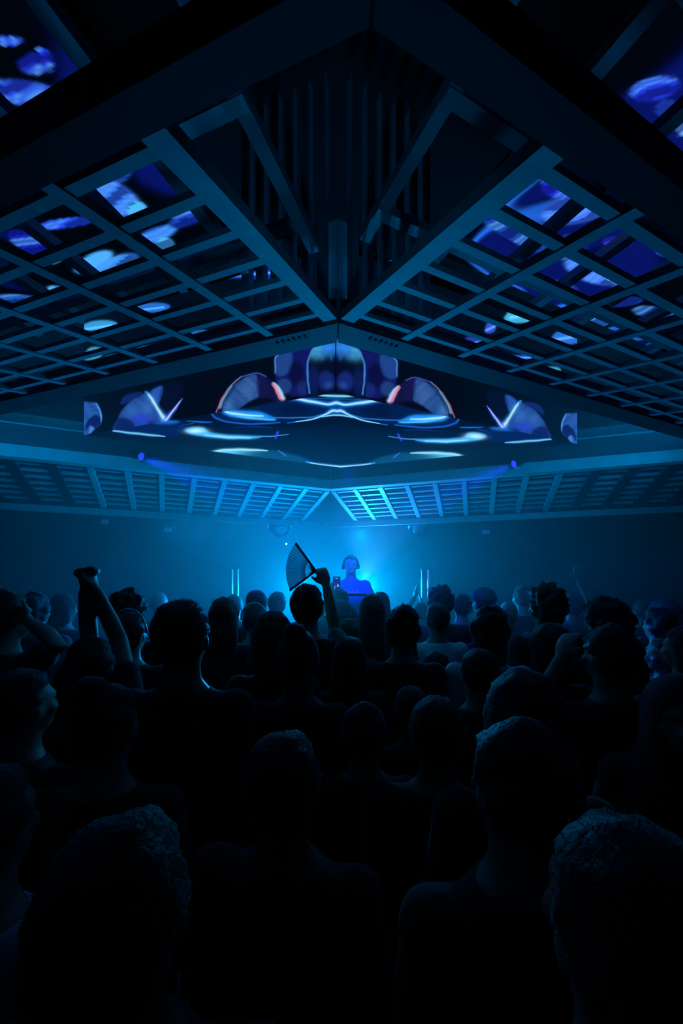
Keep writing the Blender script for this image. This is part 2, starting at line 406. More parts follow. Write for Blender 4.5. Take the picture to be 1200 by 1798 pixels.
spotsR = [(1150, 156, 34, 14, -12, (28, 48, 200)), (1176, 194, 18, 12, 20, (40, 80, 215)), (1197, 228, 6, 8, 0, (90, 150, 230)), (1045, 262, 40, 16, 24, (40, 70, 220)), (1075, 290, 40, 14, 24, (50, 110, 225)), (1128, 332, 30, 22, 10, (110, 200, 235)), (990, 318, 30, 20, -20, (30, 40, 200)), (1010, 368, 46, 17, -10, (60, 110, 230)), (1072, 370, 18, 12, -10, (70, 130, 230)),
          (1188, 395, 24, 14, -12, (50, 110, 225)), (1180, 444, 22, 6, 10, (40, 60, 210)), (1085, 424, 20, 6, 0, (40, 50, 190)), (1040, 476, 38, 14, 18, (60, 110, 230)), (1082, 487, 16, 7, 20, (120, 210, 235)), (928, 550, 34, 13, 8, (70, 190, 240)), (1003, 590, 30, 11, 16, (50, 120, 235)), (1046, 566, 22, 6, -5, (50, 130, 220)), (838, 600, 24, 9, 8, (40, 60, 180)), (985, 505, 22, 8, 12, (40, 90, 200)), (862, 575, 8, 8, 0, (60, 90, 230)), (960, 440, 30, 7, 20, (20, 50, 150)), (905, 475, 30, 7, 25, (20, 60, 160)), (900, 410, 50, 8, 28, (20, 60, 150)), (910, 628, 30, 3, 0, (50, 100, 235)), (968, 652, 14, 6, 15, (70, 170, 210)), (1090, 530, 30, 6, -5, (20, 60, 150)), (1010, 425, 20, 8, 20, (20, 40, 130)), (1150, 550, 30, 8, 10, (14, 40, 110)), (1060, 600, 30, 8, 10, (14, 40, 110))]
ZB = EYE + 1.08; ZT = EYE + 1.95
BN = V((-.034, 2.277)); BL = V((-1.993, 2.967)); BR = V((1.952, 3.174)); BF = BL + BR - BN

def paint_side(u, v, right=False):
    """u runs along the near left side from the near corner, v upwards; the near right side shows the same frame mirrored"""
    P = np.stack([BN.x + u * (BL.x - BN.x), BN.y + u * (BL.y - BN.y), ZB + v * (ZT - ZB)], -1)
    x, y = px(P); x = x + wobble(x, y, .12, .5, 3); c = Canvas(x, y, (1, 9, 24))
    n = np.clip(.85 + wobble(x, y, .35, .12, 8), .5, 1.2)
    # pale band left of the arch
    b = [(484, 660), (483, 632), (490, 622), (532, 613), (548, 612), (540, 650), (543, 690), (515, 695), (488, 680)]
    c.put(c.poly(b, 1.5), (11, 20, 84)); c.put(c.poly([(484, 655), (484, 630), (491, 622), (512, 619), (511, 648), (496, 660)], 1.5) * .9, (26, 60, 124))
    c.put(c.disc(521, 655, 14, 22, .3) * .85, (5, 10, 48)); c.put(c.disc(499, 678, 13, 13, .2) * .8, (26, 56, 112)); c.put(c.disc(532, 682, 10, 12, .3) * .7, (20, 38, 100))
    c.stroke([(484, 655, .6), (484, 630, 1.), (492, 621, .6)], (70, 130, 200))
    # central arch
    a = c.poly([(543, 700), (540, 650), (545, 622), (553, 610), (575, 602), (600, 598), (600, 700)], 1.2)
    c.put(a, (3, 11, 34)); c.put(a * c.glow(585, 606, 44, 13), (26, 104, 205)); c.put(a * c.glow(556, 618, 13, 10) * .9, (70, 165, 190)); c.put(a * c.glow(578, 612, 12, 9) * .8, (40, 120, 215)); c.put(a * c.glow(592, 604, 10, 7) * .7, (40, 90, 110))
    for sx in (555, 566, 582): c.put(a * c.poly([(sx - 6, 616), (sx + 6, 616), (sx, 632)], 2) * .6, (28, 90, 160))
    c.put(a * c.disc(573, 668, 14, 16, .3) * .9, (16, 34, 104)); c.put(a * c.glow(578, 676, 7, 6) * .8, (34, 62, 130)); c.put(a * c.disc(551, 668, 8, 24, .5) * .6, (12, 30, 92))
    c.stroke([(543, 690, 1.2), (540, 650, 1.4), (545, 622, 1.2), (553, 611, .8)], (54, 116, 196))
    # hollow dome
    dm = [(380, 724), (390, 700), (403, 680), (420, 663), (437, 656), (450, 655), (467, 661), (483, 675), (500, 702), (500, 712), (380, 732)]
    d = c.poly(dm, 1.)
    c.put(d, (12, 16, 58)); L = c.poly([(391, 722), (402, 693), (420, 670), (450, 658), (455, 697), (433, 708), (412, 722)], 1.)
    c.put(L * n, (30, 68, 130)); c.put(L * c.glow(436, 684, 16, 20) * .8 * n, (54, 92, 148)); c.put(L * c.glow(400, 712, 10, 14) * .6, (58, 112, 170))
    c.put(d * c.poly([(433, 709), (455, 697), (475, 700), (478, 705), (430, 718)], 1.5), (3, 10, 30)); c.put(d * c.poly([(450, 657), (466, 661), (470, 690), (456, 697)], 2) * .8, (16, 18, 66))
    c.stroke([(385, 716, 1.6), (392, 699, 1.6), (404, 680, 1.), (424, 661, .6)], (120, 120, 150)); c.stroke([(388, 716, .8), (395, 698, .8), (408, 678, .6)], (60, 150, 190)); c.stroke([(380, 724, .8), (386, 708, .8), (398, 688, .8)], (150, 90, 130))
    c.stroke([(396, 712, 1.2), (406, 690, 1.2), (424, 668, .8)], (10, 22, 70), .7); c.stroke([(420, 663, .6), (450, 655, .8), (468, 661, .8)], (50, 80, 170))
    c.stroke([(479, 672, 1.), (488, 684, 3.2), (496, 699, 3.6)], (196, 150, 182)); c.stroke([(482, 672, .6), (491, 684, 1.4), (499, 700, 1.6)], (110, 190, 235)); c.stroke([(477, 674, .6), (485, 686, 1.1), (491, 700, 1.1)], (225, 120, 140), .8)
    # crossing petals
    p = c.poly([(203, 756), (206, 738), (214, 722), (229, 705), (247, 695), (262, 690), (276, 710), (291, 738), (284, 752)], 1.2)
    c.put(p * n, (26, 62, 134)); c.put(p * c.glow(232, 722, 14, 14) * .7, (44, 94, 162)); c.put(p * c.glow(258, 716, 12, 16) * .6, (50, 104, 176)); c.put(p * c.glow(249, 736, 18, 9) * .8, (34, 56, 186))
    c.put(p * c.poly([(203, 756), (206, 736), (222, 734), (236, 744), (230, 756)], 2) * .9, (8, 20, 82)); c.put(p * c.disc(268, 752, 14, 12, .3) * .8, (8, 24, 86))
    c.put(c.poly([(211, 707), (221, 694), (243, 689), (252, 692), (236, 700), (217, 710)], 1.5) * .9, (12, 34, 98)); c.put(c.poly([(264, 688), (285, 678), (284, 694), (279, 708), (273, 704)], 1.5) * .95, (30, 78, 160)); c.put(c.poly([(285, 678), (318, 672), (320, 690), (292, 730), (280, 706)], 2) * .5, (6, 14, 48))
    c.stroke([(256, 688, 1.5), (266, 700, 4.5), (277, 718, 4.), (290, 738, 6.)], (36, 128, 205)); c.stroke([(260, 692, 1.), (268, 703, 2.), (279, 721, 1.8), (290, 737, 3.)], (170, 205, 205)); c.stroke([(289, 740, 4.), (297, 729, 3.), (309, 716, 2.), (319, 700, .8)], (50, 92, 226)); c.stroke([(291, 738, 1.4), (301, 725, 1.2), (316, 704, .5)], (170, 190, 240))
    # bubble at the left end
    q = c.poly([(140, 710), (160, 707), (172, 709), (177, 724), (178, 742), (168, 752), (152, 765), (140, 766)], 1.2)
    c.put(q * n, (34, 80, 156)); c.put(q * c.poly([(152, 742), (166, 728), (178, 734), (178, 744), (167, 754), (158, 748), (150, 757)], 1.2), (8, 24, 82)); c.put(q * c.poly([(156, 760), (160, 748), (167, 754), (160, 764)], 1.) * .9, (60, 116, 190)); c.stroke([(170, 709, .8), (177, 724, 1.2), (178, 740, .8)], (70, 140, 215))
    E = BR if right else BL
    c2 = Canvas(*px(np.stack([BN.x + u * (E.x - BN.x), BN.y + u * (E.y - BN.y), ZB + v * (ZT - ZB)], -1)), (0, 0, 0)); c2.c = c.c
    hi = np.clip((v - .30) * 12, 0, 1)
    for cx, cy, rx, ry, rot, col in (spotsR if right else spotsL):
        if cy > 395:
            c2.put(c2.poly([(cx - rx * 1.2, cy + ry * (1. + .02 * rot)), (cx - rx * .7, cy - ry * .9), (cx + rx * .5, cy - ry * 1.3), (cx + rx * 1.2, cy - ry * .5), (cx + rx * .6, cy + ry * 1.)], 1.5) * .9 * hi, tuple(int(q * .85) for q in col)); c2.add(c2.line([(cx - rx * .9, cy + ry * .6), (cx + rx * .8, cy - ry * .2)], max(1.2, ry * .22)) * .9 * hi, (70, 150, 225))
    return c2.c

def paint_bottom(s, t):
    """s towards the left corner, t towards the right corner, mirrored about the diagonal from the near corner"""
    a, b = np.maximum(s, t), np.minimum(s, t)
    P = np.stack([BN.x + a * (BL.x - BN.x) + b * (BR.x - BN.x), BN.y + a * (BL.y - BN.y) + b * (BR.y - BN.y), np.full(len(a), ZB)], -1)
    x, y = px(P); y = y + wobble(x, y, .07, .4, 5); c = Canvas(x, y, (1, 17, 44))
    c.put(c.glow(560, 765, 170, 34) * .8, (1, 24, 54)); c.put(c.glow(480, 745, 100, 7) * .7, (1, 12, 36)); c.put(c.glow(592, 714, 40, 12) * .7, (2, 52, 110))
    hot = (150, 222, 246); blu = (24, 110, 215)
    # first ring
    d = c.poly([(371, 724), (395, 716), (500, 696), (560, 706), (575, 722), (545, 736), (490, 743), (440, 744), (400, 740), (378, 733)], 2.5)
    c.put(d * .8, (2, 30, 78)); c.put(c.poly([(500, 706), (545, 712), (540, 724), (500, 728)], 4) * .6, (1, 20, 60))
    c.stroke([(371, 724, 1.2), (378, 733, 1.6), (400, 740, 1.4), (440, 744, 1.4), (492, 742, 1.)], (20, 84, 190))
    c.put(c.poly([(388, 719), (420, 721), (455, 723), (472, 729), (484, 737), (440, 735), (402, 730)], 2.), (26, 136, 230)); c.stroke([(392, 721, .8), (408, 726, 2.), (440, 729, 1.6), (462, 730, 1.)], hot); c.stroke([(415, 731, .6), (445, 734, 1.6), (482, 737, .6)], (70, 180, 238))
    c.stroke([(496, 696, 3.4), (520, 700, 3.4), (545, 704, 4.), (575, 709, 4.), (590, 707, 4.6), (602, 708, 4.)], blu); c.stroke([(498, 697, 1.6), (520, 700, 1.8), (545, 704, 2.), (575, 709, 1.6), (590, 707, 2.2), (602, 708, 2.)], hot)
    c.stroke([(540, 689, .6), (560, 693, 1.6), (590, 695, 1.8), (602, 695, 1.6)], (110, 205, 242)); c.stroke([(548, 699, .5), (600, 700, .8)], (20, 80, 160))
    c.stroke([(505, 743, .6), (540, 738, 1.2), (560, 733, 1.6), (575, 726, 3.), (586, 721, 4.6), (602, 726, 3.)], blu); c.stroke([(520, 741, .5), (550, 736, .9), (573, 727, 1.2), (586, 721, 2.), (602, 726, 1.2)], hot); c.stroke([(566, 732, .8), (586, 729, 1.2), (602, 731, 1.)], (120, 205, 240)); c.stroke([(470, 733, .8), (540, 733, 1.2), (566, 728, 1.)], (30, 110, 190))
    c.stroke([(404, 751, .6), (440, 749, 1.6), (478, 751, .6)], (12, 44, 110))
    # second ring
    c.put(c.poly([(316, 752), (330, 745), (380, 743), (470, 752), (500, 762), (470, 770), (400, 773), (345, 766)], 2.5) * .7, (1, 20, 56))
    c.put(c.poly([(324, 753), (340, 750), (358, 751), (368, 758), (395, 763), (456, 767), (440, 771), (400, 771), (350, 765), (330, 759)], 1.6), (56, 168, 238)); c.put(c.glow(344, 756, 15, 4) * 1., (175, 230, 240)); c.stroke([(360, 763, 1.), (400, 768, 1.8), (440, 769, 1.)], (130, 210, 240))
    c.stroke([(456, 767, 1.), (484, 766, .7), (507, 763, .4)], (60, 150, 215)); c.stroke([(484, 770, 1.2), (488, 760, 1.8)], (40, 70, 232)); c.stroke([(314, 756, .8), (318, 748, 1.), (340, 743, .8)], (14, 70, 160))
    # third, left
    c.put(c.poly([(198, 755), (240, 742), (300, 738), (330, 744), (322, 758), (300, 766), (240, 762)], 3) * .7, (3, 32, 92)); c.put(c.poly([(262, 738), (288, 735), (314, 741), (296, 744), (272, 743)], 2) * .8, (26, 104, 205))
    c.stroke([(328, 739, .6), (352, 741, 1.4), (372, 741, .8)], (16, 96, 190)); c.stroke([(199, 756, 1.2), (230, 760, 1.6), (268, 764, 1.6), (290, 766, .6)], (100, 186, 240))
    # far streak and tip
    f = c.poly([(366, 796), (395, 789), (465, 789), (500, 794), (528, 802), (552, 815), (500, 817), (440, 809), (395, 801)], 2.)
    c.put(f * .85, (8, 70, 108)); c.put(f * c.glow(395, 795, 36, 6), (70, 184, 226)); c.stroke([(368, 796, 1.2), (396, 791, 2.2), (440, 790, 2.), (470, 791, .8)], (140, 218, 240)); c.stroke([(489, 791, .6), (502, 800, 1.)], (50, 110, 220))
    c.stroke([(538, 811, 1.2), (560, 815, 2.), (582, 818, 2.6), (602, 820, 2.4)], (40, 140, 230)); c.stroke([(545, 812, .6), (565, 816, 1.), (585, 818, 1.4), (602, 820, 1.2)], hot)
    return c.c

cube = empty('hanging_video_cube', v3(BN, ZB))
tag(cube, 'big hanging video cube with blue bubble images on its sides and underside', 'video screen')
B0 = v3(BN, ZB)
def rel(p, z): return v3(p, z) - B0
bm = bmesh.new(); e = .02
cen = (BN + BF) / 2
qs = [p + (cen - p) * .012 for p in (BN, BR, BF, BL)]
hexa(bm, [rel(p, ZB + .012) for p in qs] + [rel(p, ZT) for p in qs]); obj('cabinet', bm, M['matt'], cube)
screen_mesh('side_screen', rel(BN, ZB), rel(BL, ZB) - rel(BN, ZB), (0, 0, ZT - ZB), 520, 210, paint_side, cube, 1.35)
screen_mesh('side_screen', rel(BN, ZB), rel(BR, ZB) - rel(BN, ZB), (0, 0, ZT - ZB), 520, 210, lambda a, b: paint_side(a, b, True), cube, 1.35)
screen_mesh('underside_screen', rel(BN, ZB), rel(BL, ZB) - rel(BN, ZB), rel(BR, ZB) - rel(BN, ZB), 460, 460, paint_bottom, cube, 1.25)
bm = bmesh.new(); bar(bm, rel(BN, ZB) + V((0, -.004, 0)), rel(BN, ZT) + V((0, -.004, 0)), .006, .004, (1, 0, 0)); obj('corner_seam', bm, M['matt'], cube)

# ceiling screens seen through the near panels
def paint_ceiling(O, U, W, spots, seed, z):
    def f(s, t):
        P = O + s[:, None] * U + t[:, None] * W
        X, Y = P[:, 0], P[:, 1]
        # liquid noise: thin bright folds on black
        q = wobble(X, Y, 3.3, 1.0, seed) + wobble(X + .3 * np.sin(5 * Y), Y, 5.1, .6, seed + 1)
        r = wobble(X, Y, 2.1, 1., seed + 2)
        fold = np.exp(-((q - .25) / .13) ** 2); body = 1 / (1 + np.exp(np.clip(-(q + .4 * r - .7) * 9, -40, 40)))
        c = Canvas(*px(np.stack([X, Y, np.full(len(X), z)], -1)), (0, 3, 10))
        c.put(body * .5, (10, 24, 120)); c.add(fold * np.clip(r, 0, 1) * .9, (30, 100, 215))
        for cx, cy, rx, ry, rot, col in spots:
            m_ = c.disc(cx, cy, rx * 1.25, ry * 1.4, .12, rot); c.put(m_ * .95, col); k_ = np.sin((c.x - cx) * .055 + (c.y - cy) * .13 + rx + 1.2 * np.sin((c.x - cy) * .031 - c.y * .024)); c.put(m_ * (k_ < -.35) * .75, (6, 12, 90)); c.put(m_ * np.exp(-((k_ - .75) / .22) ** 2) * .6, (80, 150, 225))
        return c.c
    return f
def ceiling_screen(label, u, out, spots, seed):
    z = EYE + 1.40
    O = np.array(v3(N + u * .46 + out * .03, z)); U = np.array(V((u.x, u.y, 0)) * 4.0); W = np.array(V((out.x, out.y, 0)) * 2.3)
    root = empty('ceiling_video_screen', tuple(O)); tag(root, label, 'video screen', 'video screens above the lattice panels')
    screen_mesh('video_face', (0, 0, 0), U, W, 420, 300, paint_ceiling(O, U, W, spots, seed, z), root, 1.35)
    bm = bmesh.new(); A = V((0, 0, .012)); hexa(bm, [A, A + V(U), A + V(U) + V(W), A + V(W)] + [p + V((0, 0, .05)) for p in (A, A + V(U), A + V(U) + V(W), A + V(W))]); obj('cabinet', bm, M['matt'], root)
ceiling_screen('ceiling video screen glimpsed through the near left lattice panel', uL, -nR, spotsL, 11)
ceiling_screen('ceiling video screen glimpsed through the near right lattice panel', uR, -nL, spotsR, 23)

# ------------------------------------------------------------------ light fixtures, and added lamps without fixtures
def spot(name, loc, target, color, power, size, blend=.5, radius=.05):
    l = bpy.data.lights.new(name, 'SPOT'); l.energy = power; l.color = color; l.spot_size = math.radians(size); l.spot_blend = blend; l.shadow_soft_size = radius
    o = bpy.data.objects.new(name, l); COL.objects.link(o); o.location = loc
    o.rotation_euler = (V(target) - V(loc)).to_track_quat('-Z', 'Y').to_euler(); return o
def point(name, loc, color, power, radius=.05):
    l = bpy.data.lights.new(name, 'POINT'); l.energy = power; l.color = color; l.shadow_soft_size = radius
    o = bpy.data.objects.new(name, l); COL.objects.link(o); o.location = loc; return o
def area(name, loc, target, color, power, sx, sy):
    l = bpy.data.lights.new(name, 'AREA'); l.shape = 'RECTANGLE'; l.size = sx; l.size_y = sy; l.energy = power; l.color = color
    o = bpy.data.objects.new(name, l); COL.objects.link(o); o.location = loc
    o.rotation_euler = (V(target) - V(loc)).to_track_quat('-Z', 'Y').to_euler(); return o

def par_can(loc, target, label):
    root = empty('stage_par_light', loc); tag(root, label, 'stage light', 'blue stage lights on the far rim')
    d = (V(target) - V(loc)).normalized()
    bm = bmesh.new(); cyl(bm, -d * .07, d * .03, .032, .045, 24); obj('can', bm, M['black'], root, smooth=False)
    bm = bmesh.new(); cyl(bm, d * .028, d * .036, .041, .041, 24); lens = obj('lens', bm, M['black'], root)
    x = d.cross(V((0, 0, 1))).normalized(); y = d.cross(x); bm = bmesh.new()
    for r, n in ((0, 1), (.015, 6), (.03, 12)):
        for k in range(n):
            c = d * .038 + (x * math.cos(6.283 * k / n) + y * math.sin(6.283 * k / n)) * r; ball(bm, c, .0055, 1)
    obj('led_cluster', bm, M['lens_blue'], lens)
    bm = bmesh.new(); s = x * .052
    tube(bm, [s, s + V((0, 0, -.05)), -s + V((0, 0, -.05)), -s], [.006] * 4, 6); obj('yoke', bm, M['black'], root)
    return root
zz = EYE + 1.165
PL, PR = V((-1.90, 3.575, EYE + 1.115)), V((1.71, 3.73, EYE + 1.09))
par_can(PL, (0.15, 3.3, 2.2), 'blue stage light on the far left rim, its beam pointing right')
par_can(PR, (-.15, 3.5, 2.2), 'blue stage light on the far right rim, its beam pointing left')
spot('par_beam', PL + V((.06, -.012, -.03)), (0.15, 3.4, 2.2), (.01, .02, 1), 300, 24, .4, .03)
spot('par_beam', PR + V((-.06, -.012, -.03)), (-.15, 3.6, 2.2), (.01, .02, 1), 300, 24, .4, .03)

def floor_lamp(loc, target, label):
    root = empty('stage_uplight', (loc[0], loc[1], 0)); tag(root, label, 'stage light', 'uplights behind the DJ')
    d = (V(target) - V(loc)).normalized(); c = V((0, 0, loc[2]))
    bm = bmesh.new(); cyl(bm, c - d * .2, c - d * .04, .06, .085, 24); obj('lamp_body', bm, M['black'], root)
    bm = bmesh.new(); cyl(bm, c - d * .04, c - d * .035, .07, .07, 24); obj('lens', bm, M['lamp_cyan'], root)
    bm = bmesh.new(); q = c - d * .12; cyl(bm, (q.x, q.y, 0), (q.x, q.y, loc[2] - .06), .014, .014, 12); obj('pole', bm, M['black'], root)
    bm = bmesh.new(); cyl(bm, (q.x, q.y, 0), (q.x, q.y, .02), .16, .15, 24); obj('base', bm, M['black'], root)
K1 = (.14, 5.75, 1.50); K2 = (.36, 5.9, 1.74); K3 = (-.50, 5.85, 1.62)
floor_lamp(K1, (.1, 3.0, 2.5), 'stage uplight on a pole hidden straight behind the DJ')
floor_lamp(K2, (.3, 2.0, 2.4), 'stage uplight on a pole behind the right shoulder of the DJ')
floor_lamp(K3, (-.5, 2.0, 2.4), 'stage uplight on a pole left of the DJ behind the fan holder')
CY = (.0, .335, 1.0)
spot('dj_backlight', K1, (.08, 3.2, 2.55), CY, 190, 120, .6, .05)
spot('dj_backlight', K2, (.2, 2.0, 2.3), CY, 330, 150, .6, .07)
spot('dj_backlight', K3, (-1.6, 3.2, 1.95), CY, 430, 104, .7, .07)
spot('added_panel_wash', (.34, 5.62, 1.86), (.50, 5.0, 2.8), (.16, .58, 1), 48, 76, .7, .06)  # added spot without fixture, brightens the far right panel
for u, n_ in ((uL, nR), (uR, nL)):
    c = N + u * 2.0 + n_ * .145
    area('rim_strip_light', v3(c, Z1 + .03), v3(c + n_ * 2, Z1 + .75), (0, .36, 1), 14, 2.4, .03)
spot('added_corner_wash', (0, 2.75, EYE + .40), (0, 1.15, EYE + 1.62), (0, .37, 1.), 13, 70, 1., .1)  # unseen spot added to light the near end beams and corner slats
spot('added_corner_fill', (.02, .62, EYE - .02), (0, 1.30, EYE + 1.35), (0, .40, 1.), 7.5, 62, 1., .05)  # invented lamp below the near corner, lifts its post, slats and upper lattice
spot('dj_blue_key', (.05, 2.9, EYE + .85), (.1, 4.6, 1.90), (.006, .01, 1), 340, 20, .4, .05)  # spot put in without fixture for the blue light on the DJ's front
area('screen_glow', (0, 3.05, ZB - .02), (0, 3.05, 0), (0, .35, 1), 1., 1.6, .8)
spot('added_hair_light', (.25, 5.0, EYE + .55), (.1, 2.3, 1.55), (0, .40, .95), 70, 50, .9, .08)  # added lamp with no fixture, draws light rims on the crowd's hair
area('added_haze_wash', (-1.2, 8.3, 2.9), (-1.0, 3, 1.5), (0, .34, 1), 36, 5, .4)  # unseen area lamp added to lift the haze

# ------------------------------------------------------------------ haze
hz = bmesh.new(); box(hz, (0, 5.5, 2.03), (14.9, 5.8, 4.04))
hm = bpy.data.materials.new('stage_haze'); hm.use_nodes = True; nt = hm.node_tree; nt.nodes.clear()
o_ = nt.nodes.new('ShaderNodeOutputMaterial'); vs = nt.nodes.new('ShaderNodeVolumeScatter'); vs.inputs['Density'].default_value = .10; vs.inputs['Anisotropy'].default_value = .35; vs.inputs['Color'].default_value = (.9, .95, 1, 1)
nt.links.new(vs.outputs[0], o_.inputs['Volume'])
haze = obj('stage_haze', hz, hm); tag(haze, 'thin blue stage haze filling the room, brightest behind the DJ', 'haze', kind='stuff')

# ------------------------------------------------------------------ people
def rotx(p, piv, a):
    c, s = math.cos(a), math.sin(a); y, z = p[1] - piv[1], p[2] - piv[2]
    return (p[0], piv[1] + y * c - z * s, piv[2] + y * s + z * c)

def add_head(bm, pitch=0.):
    h = bmesh.new()
    ball(h, (0, -.005, 1.650), (.078, .096, .108), 3)
    ball(h, (0, .030, 1.592), (.060, .066, .070), 3)
    ball(h, (0, .066, 1.552), (.026, .024, .020), 2)                       # chin
    tube(h, [(0, .088, 1.652), (0, .100, 1.630), (0, .111, 1.608), (0, .098, 1.600)], [.010, .012, .015, .012], 8)   # nose
    ball(h, (-.014, .096, 1.604), .010, 1); ball(h, (.014, .096, 1.604), .010, 1)
    tube(h, [(-.05, .072, 1.664), (-.025, .089, 1.670), (0, .089, 1.664), (.025, .089, 1.670), (.05, .072, 1.664)], [.009, .011, .009, .011, .009], 8)   # brow
    for s in (-1, 1):
        ball(h, (s * .044, .066, 1.618), (.024, .022, .022), 2)            # cheek
        ball(h, (s * .081, -.004, 1.625), (.010, .020, .032), 2)           # ear
    tube(h, [(-.024, .084, 1.577), (0, .093, 1.580), (.024, .084, 1.577)], [.006, .008, .006], 8)   # upper lip
    tube(h, [(-.020, .083, 1.567), (0, .090, 1.566), (.020, .083, 1.567)], [.006, .008, .006], 8)   # lower lip
    if pitch:
        for v in h.verts: v.co = rotx(v.co, (0, 0, 1.55), pitch)
    me = bpy.data.meshes.new('h'); h.to_mesh(me); h.free(); bm.from_mesh(me); bpy.data.meshes.remove(me)

def add_hand(bm, wrist, d, n, side, curl=.25, spread=.05, thumb=.6):
    wrist = V(wrist); d = V(d).normalized(); n = V(n); n = (n - d * n.dot(d)).normalized()
    a = d.cross(n).normalized() * side
    R = Matrix((a, d, n)).transposed()
    ball(bm, wrist + d * .048, (.041, .054, .017), 3, R)
    ball(bm, wrist + d * .01, (.027, .035, .019), 2, R)
    for i, (off, L) in enumerate(((.031, .072), (.011, .080), (-.010, .074), (-.030, .058))):
        fd = (d + a * (off * spread * 30)).normalized()
        p = wrist + d * .082 + a * off; pts = [p - d * .02, p]; ang = 0
        for j, f in enumerate((.42, .32, .26)):
            ang += curl * (1.1 if j else .8)
            p = p + (fd * math.cos(ang) + n * math.sin(ang)) * (L * f); pts.append(p.copy())
        tube(bm, pts, [.0098, .0098, .0092, .0085, .0074], 8)
    b = wrist + d * .028 + a * .034
    td = (a * thumb + d * .75 + n * .25).normalized()
    tube(bm, [b - a * .015, b, b + td * .032, b + td * .032 + (td + d * .4 + n * curl * .5).normalized() * .028], [.013, .0125, .011, .0085], 8)

BUILD = {'m': dict(sh=.178, ch=.160, wa=.145, hi=.158), 'f': dict(sh=.160, ch=.148, wa=.125, hi=.168)}
DOWN = {s: dict(elbow=(s * .212, -.02, 1.12), wrist=(s * .205, .07, .885), d=(0, .2, -1), n=(-s, 0, 0), curl=.35, spread=.0) for s in (-1, 1)}
def torso_rings(b, g):
    return [(.86, 0, -.005, b['hi'] * .92 + g, .108 + g), (.94, 0, -.008, b['hi'] + g, .118 + g), (1.06, 0, -.002, b['wa'] + g, .100 + g), (1.20, 0, .004, b['ch'] * .97 + g, .112 + g),
            (1.31, 0, .004, b['ch'] + .008 + g, .116 + g), (1.39, 0, -.004, b['sh'] * .86 + g, .096 + g), (1.435, 0, -.012, b['sh'] * .62 + g, .076 + g), (1.472, 0, -.014, .094 + g * .7, .070 + g * .7)]

def arm_pts(b, pose, s):
    sh = V((s * b['sh'], -.008, 1.405)); el = V(pose['elbow']); wr = V(pose['wrist'])
    up = el - sh
    return sh, el, wr

def person_meshes(build='m', pose=None, pitch=0., voxel=.012, sleeve='short'):
    b = BUILD[build]; P = dict(DOWN)
    if pose: P.update(pose)
    bm = bmesh.new()
    loft(bm, torso_rings(b, 0) + [(1.50, 0, -.012, .064, .062), (1.54, 0, -.008, .060, .061), (1.59, 0, -.002, .058, .060)])
    add_head(bm, pitch)
    sm = bmesh.new(); loft(sm, [(z, cx, cy, rx, ry) for z, cx, cy, rx, ry in torso_rings(b, .014)], 24)
    for s in (-1, 1):
        sh, el, wr = arm_pts(b, P[s], s)
        ball(bm, sh, (.056, .056, .056), 2)
        mid = sh.lerp(el, .5)
        tube(bm, [V((s * b['sh'] * .6, -.008, 1.40)), sh, mid, el, el.lerp(wr, .35), wr], [.055, .053, .047, .039, .039, .027], 12)
        add_hand(bm, wr + (wr - el).normalized() * .012, P[s]['d'], P[s]['n'], s * P[s].get('flip', 1), P[s].get('curl', .25), P[s].get('spread', .05))
        ball(sm, sh, .070, 2)
        if sleeve == 'short':
            tube(sm, [V((s * b['sh'] * .6, -.008, 1.385)), sh, sh.lerp(el, .3), sh.lerp(el, .62)], [.078, .072, .066, .064], 14)
        elif sleeve == 'long':
            tube(sm, [V((s * b['sh'] * .6, -.008, 1.385)), sh, mid, el, el.lerp(wr, .5), el.lerp(wr, .93)], [.074, .068, .060, .052, .046, .037], 14)
    tm = bmesh.new(); loft(tm, [(.80, 0, -.005, b['hi'] * .96, .112), (.86, 0, -.006, b['hi'] + .006, .122), (.95, 0, -.008, b['hi'] + .008, .126), (1.0, 0, -.006, b['hi'] * .95 + .006, .118)])
    for s in (-1, 1):
        tube(bm, [(s * .085, 0, .92), (s * .092, .008, .72), (s * .098, .012, .50), (s * .10, -.008, .32), (s * .102, -.01, .09)], [.088, .078, .054, .052, .036], 12)
        tube(bm, [(s * .102, -.045, .035), (s * .104, .02, .045), (s * .108, .11, .032), (s * .11, .165, .024)], [.034, .038, .036, .024], 10)
        tube(tm, [(s * .085, 0, .90), (s * .092, .008, .72), (s * .098, .012, .50), (s * .10, -.006, .32), (s * .102, -.008, .10)], [.104, .094, .074, .070, .062], 14)
    return remeshed(bm, voxel, 4), remeshed(sm, .014, 6), remeshed(tm, .016, 6)

def fuzz(bm, verts, n, length, rs, down=.2):
    verts = [v for v in verts if v[2]]
    for _ in range(n):
        co, no, _k = verts[rs.randrange(len(verts))]
        r = V((rs.gauss(0, 1), rs.gauss(0, 1), rs.gauss(0, 1))) * .45
        d = (no + r + V((0, 0, -down))).normalized(); L = length * rs.uniform(.4, 1.2)
        s = d.cross(V((rs.gauss(0, 1), rs.gauss(0, 1), rs.gauss(0, 1)))).normalized() * .0006
        p = co - no * .004
        q = p + d * L * .6; t = q + (d + r * .7 + V((0, 0, -down))).normalized() * L * .4
        a, b_, c, e = bm.verts.new(p - s), bm.verts.new(p + s), bm.verts.new(q + s * .7), bm.verts.new(q - s * .7)
        f = bm.verts.new(t); bm.faces.new((a, b_, c, e)); bm.faces.new((e, c, f))

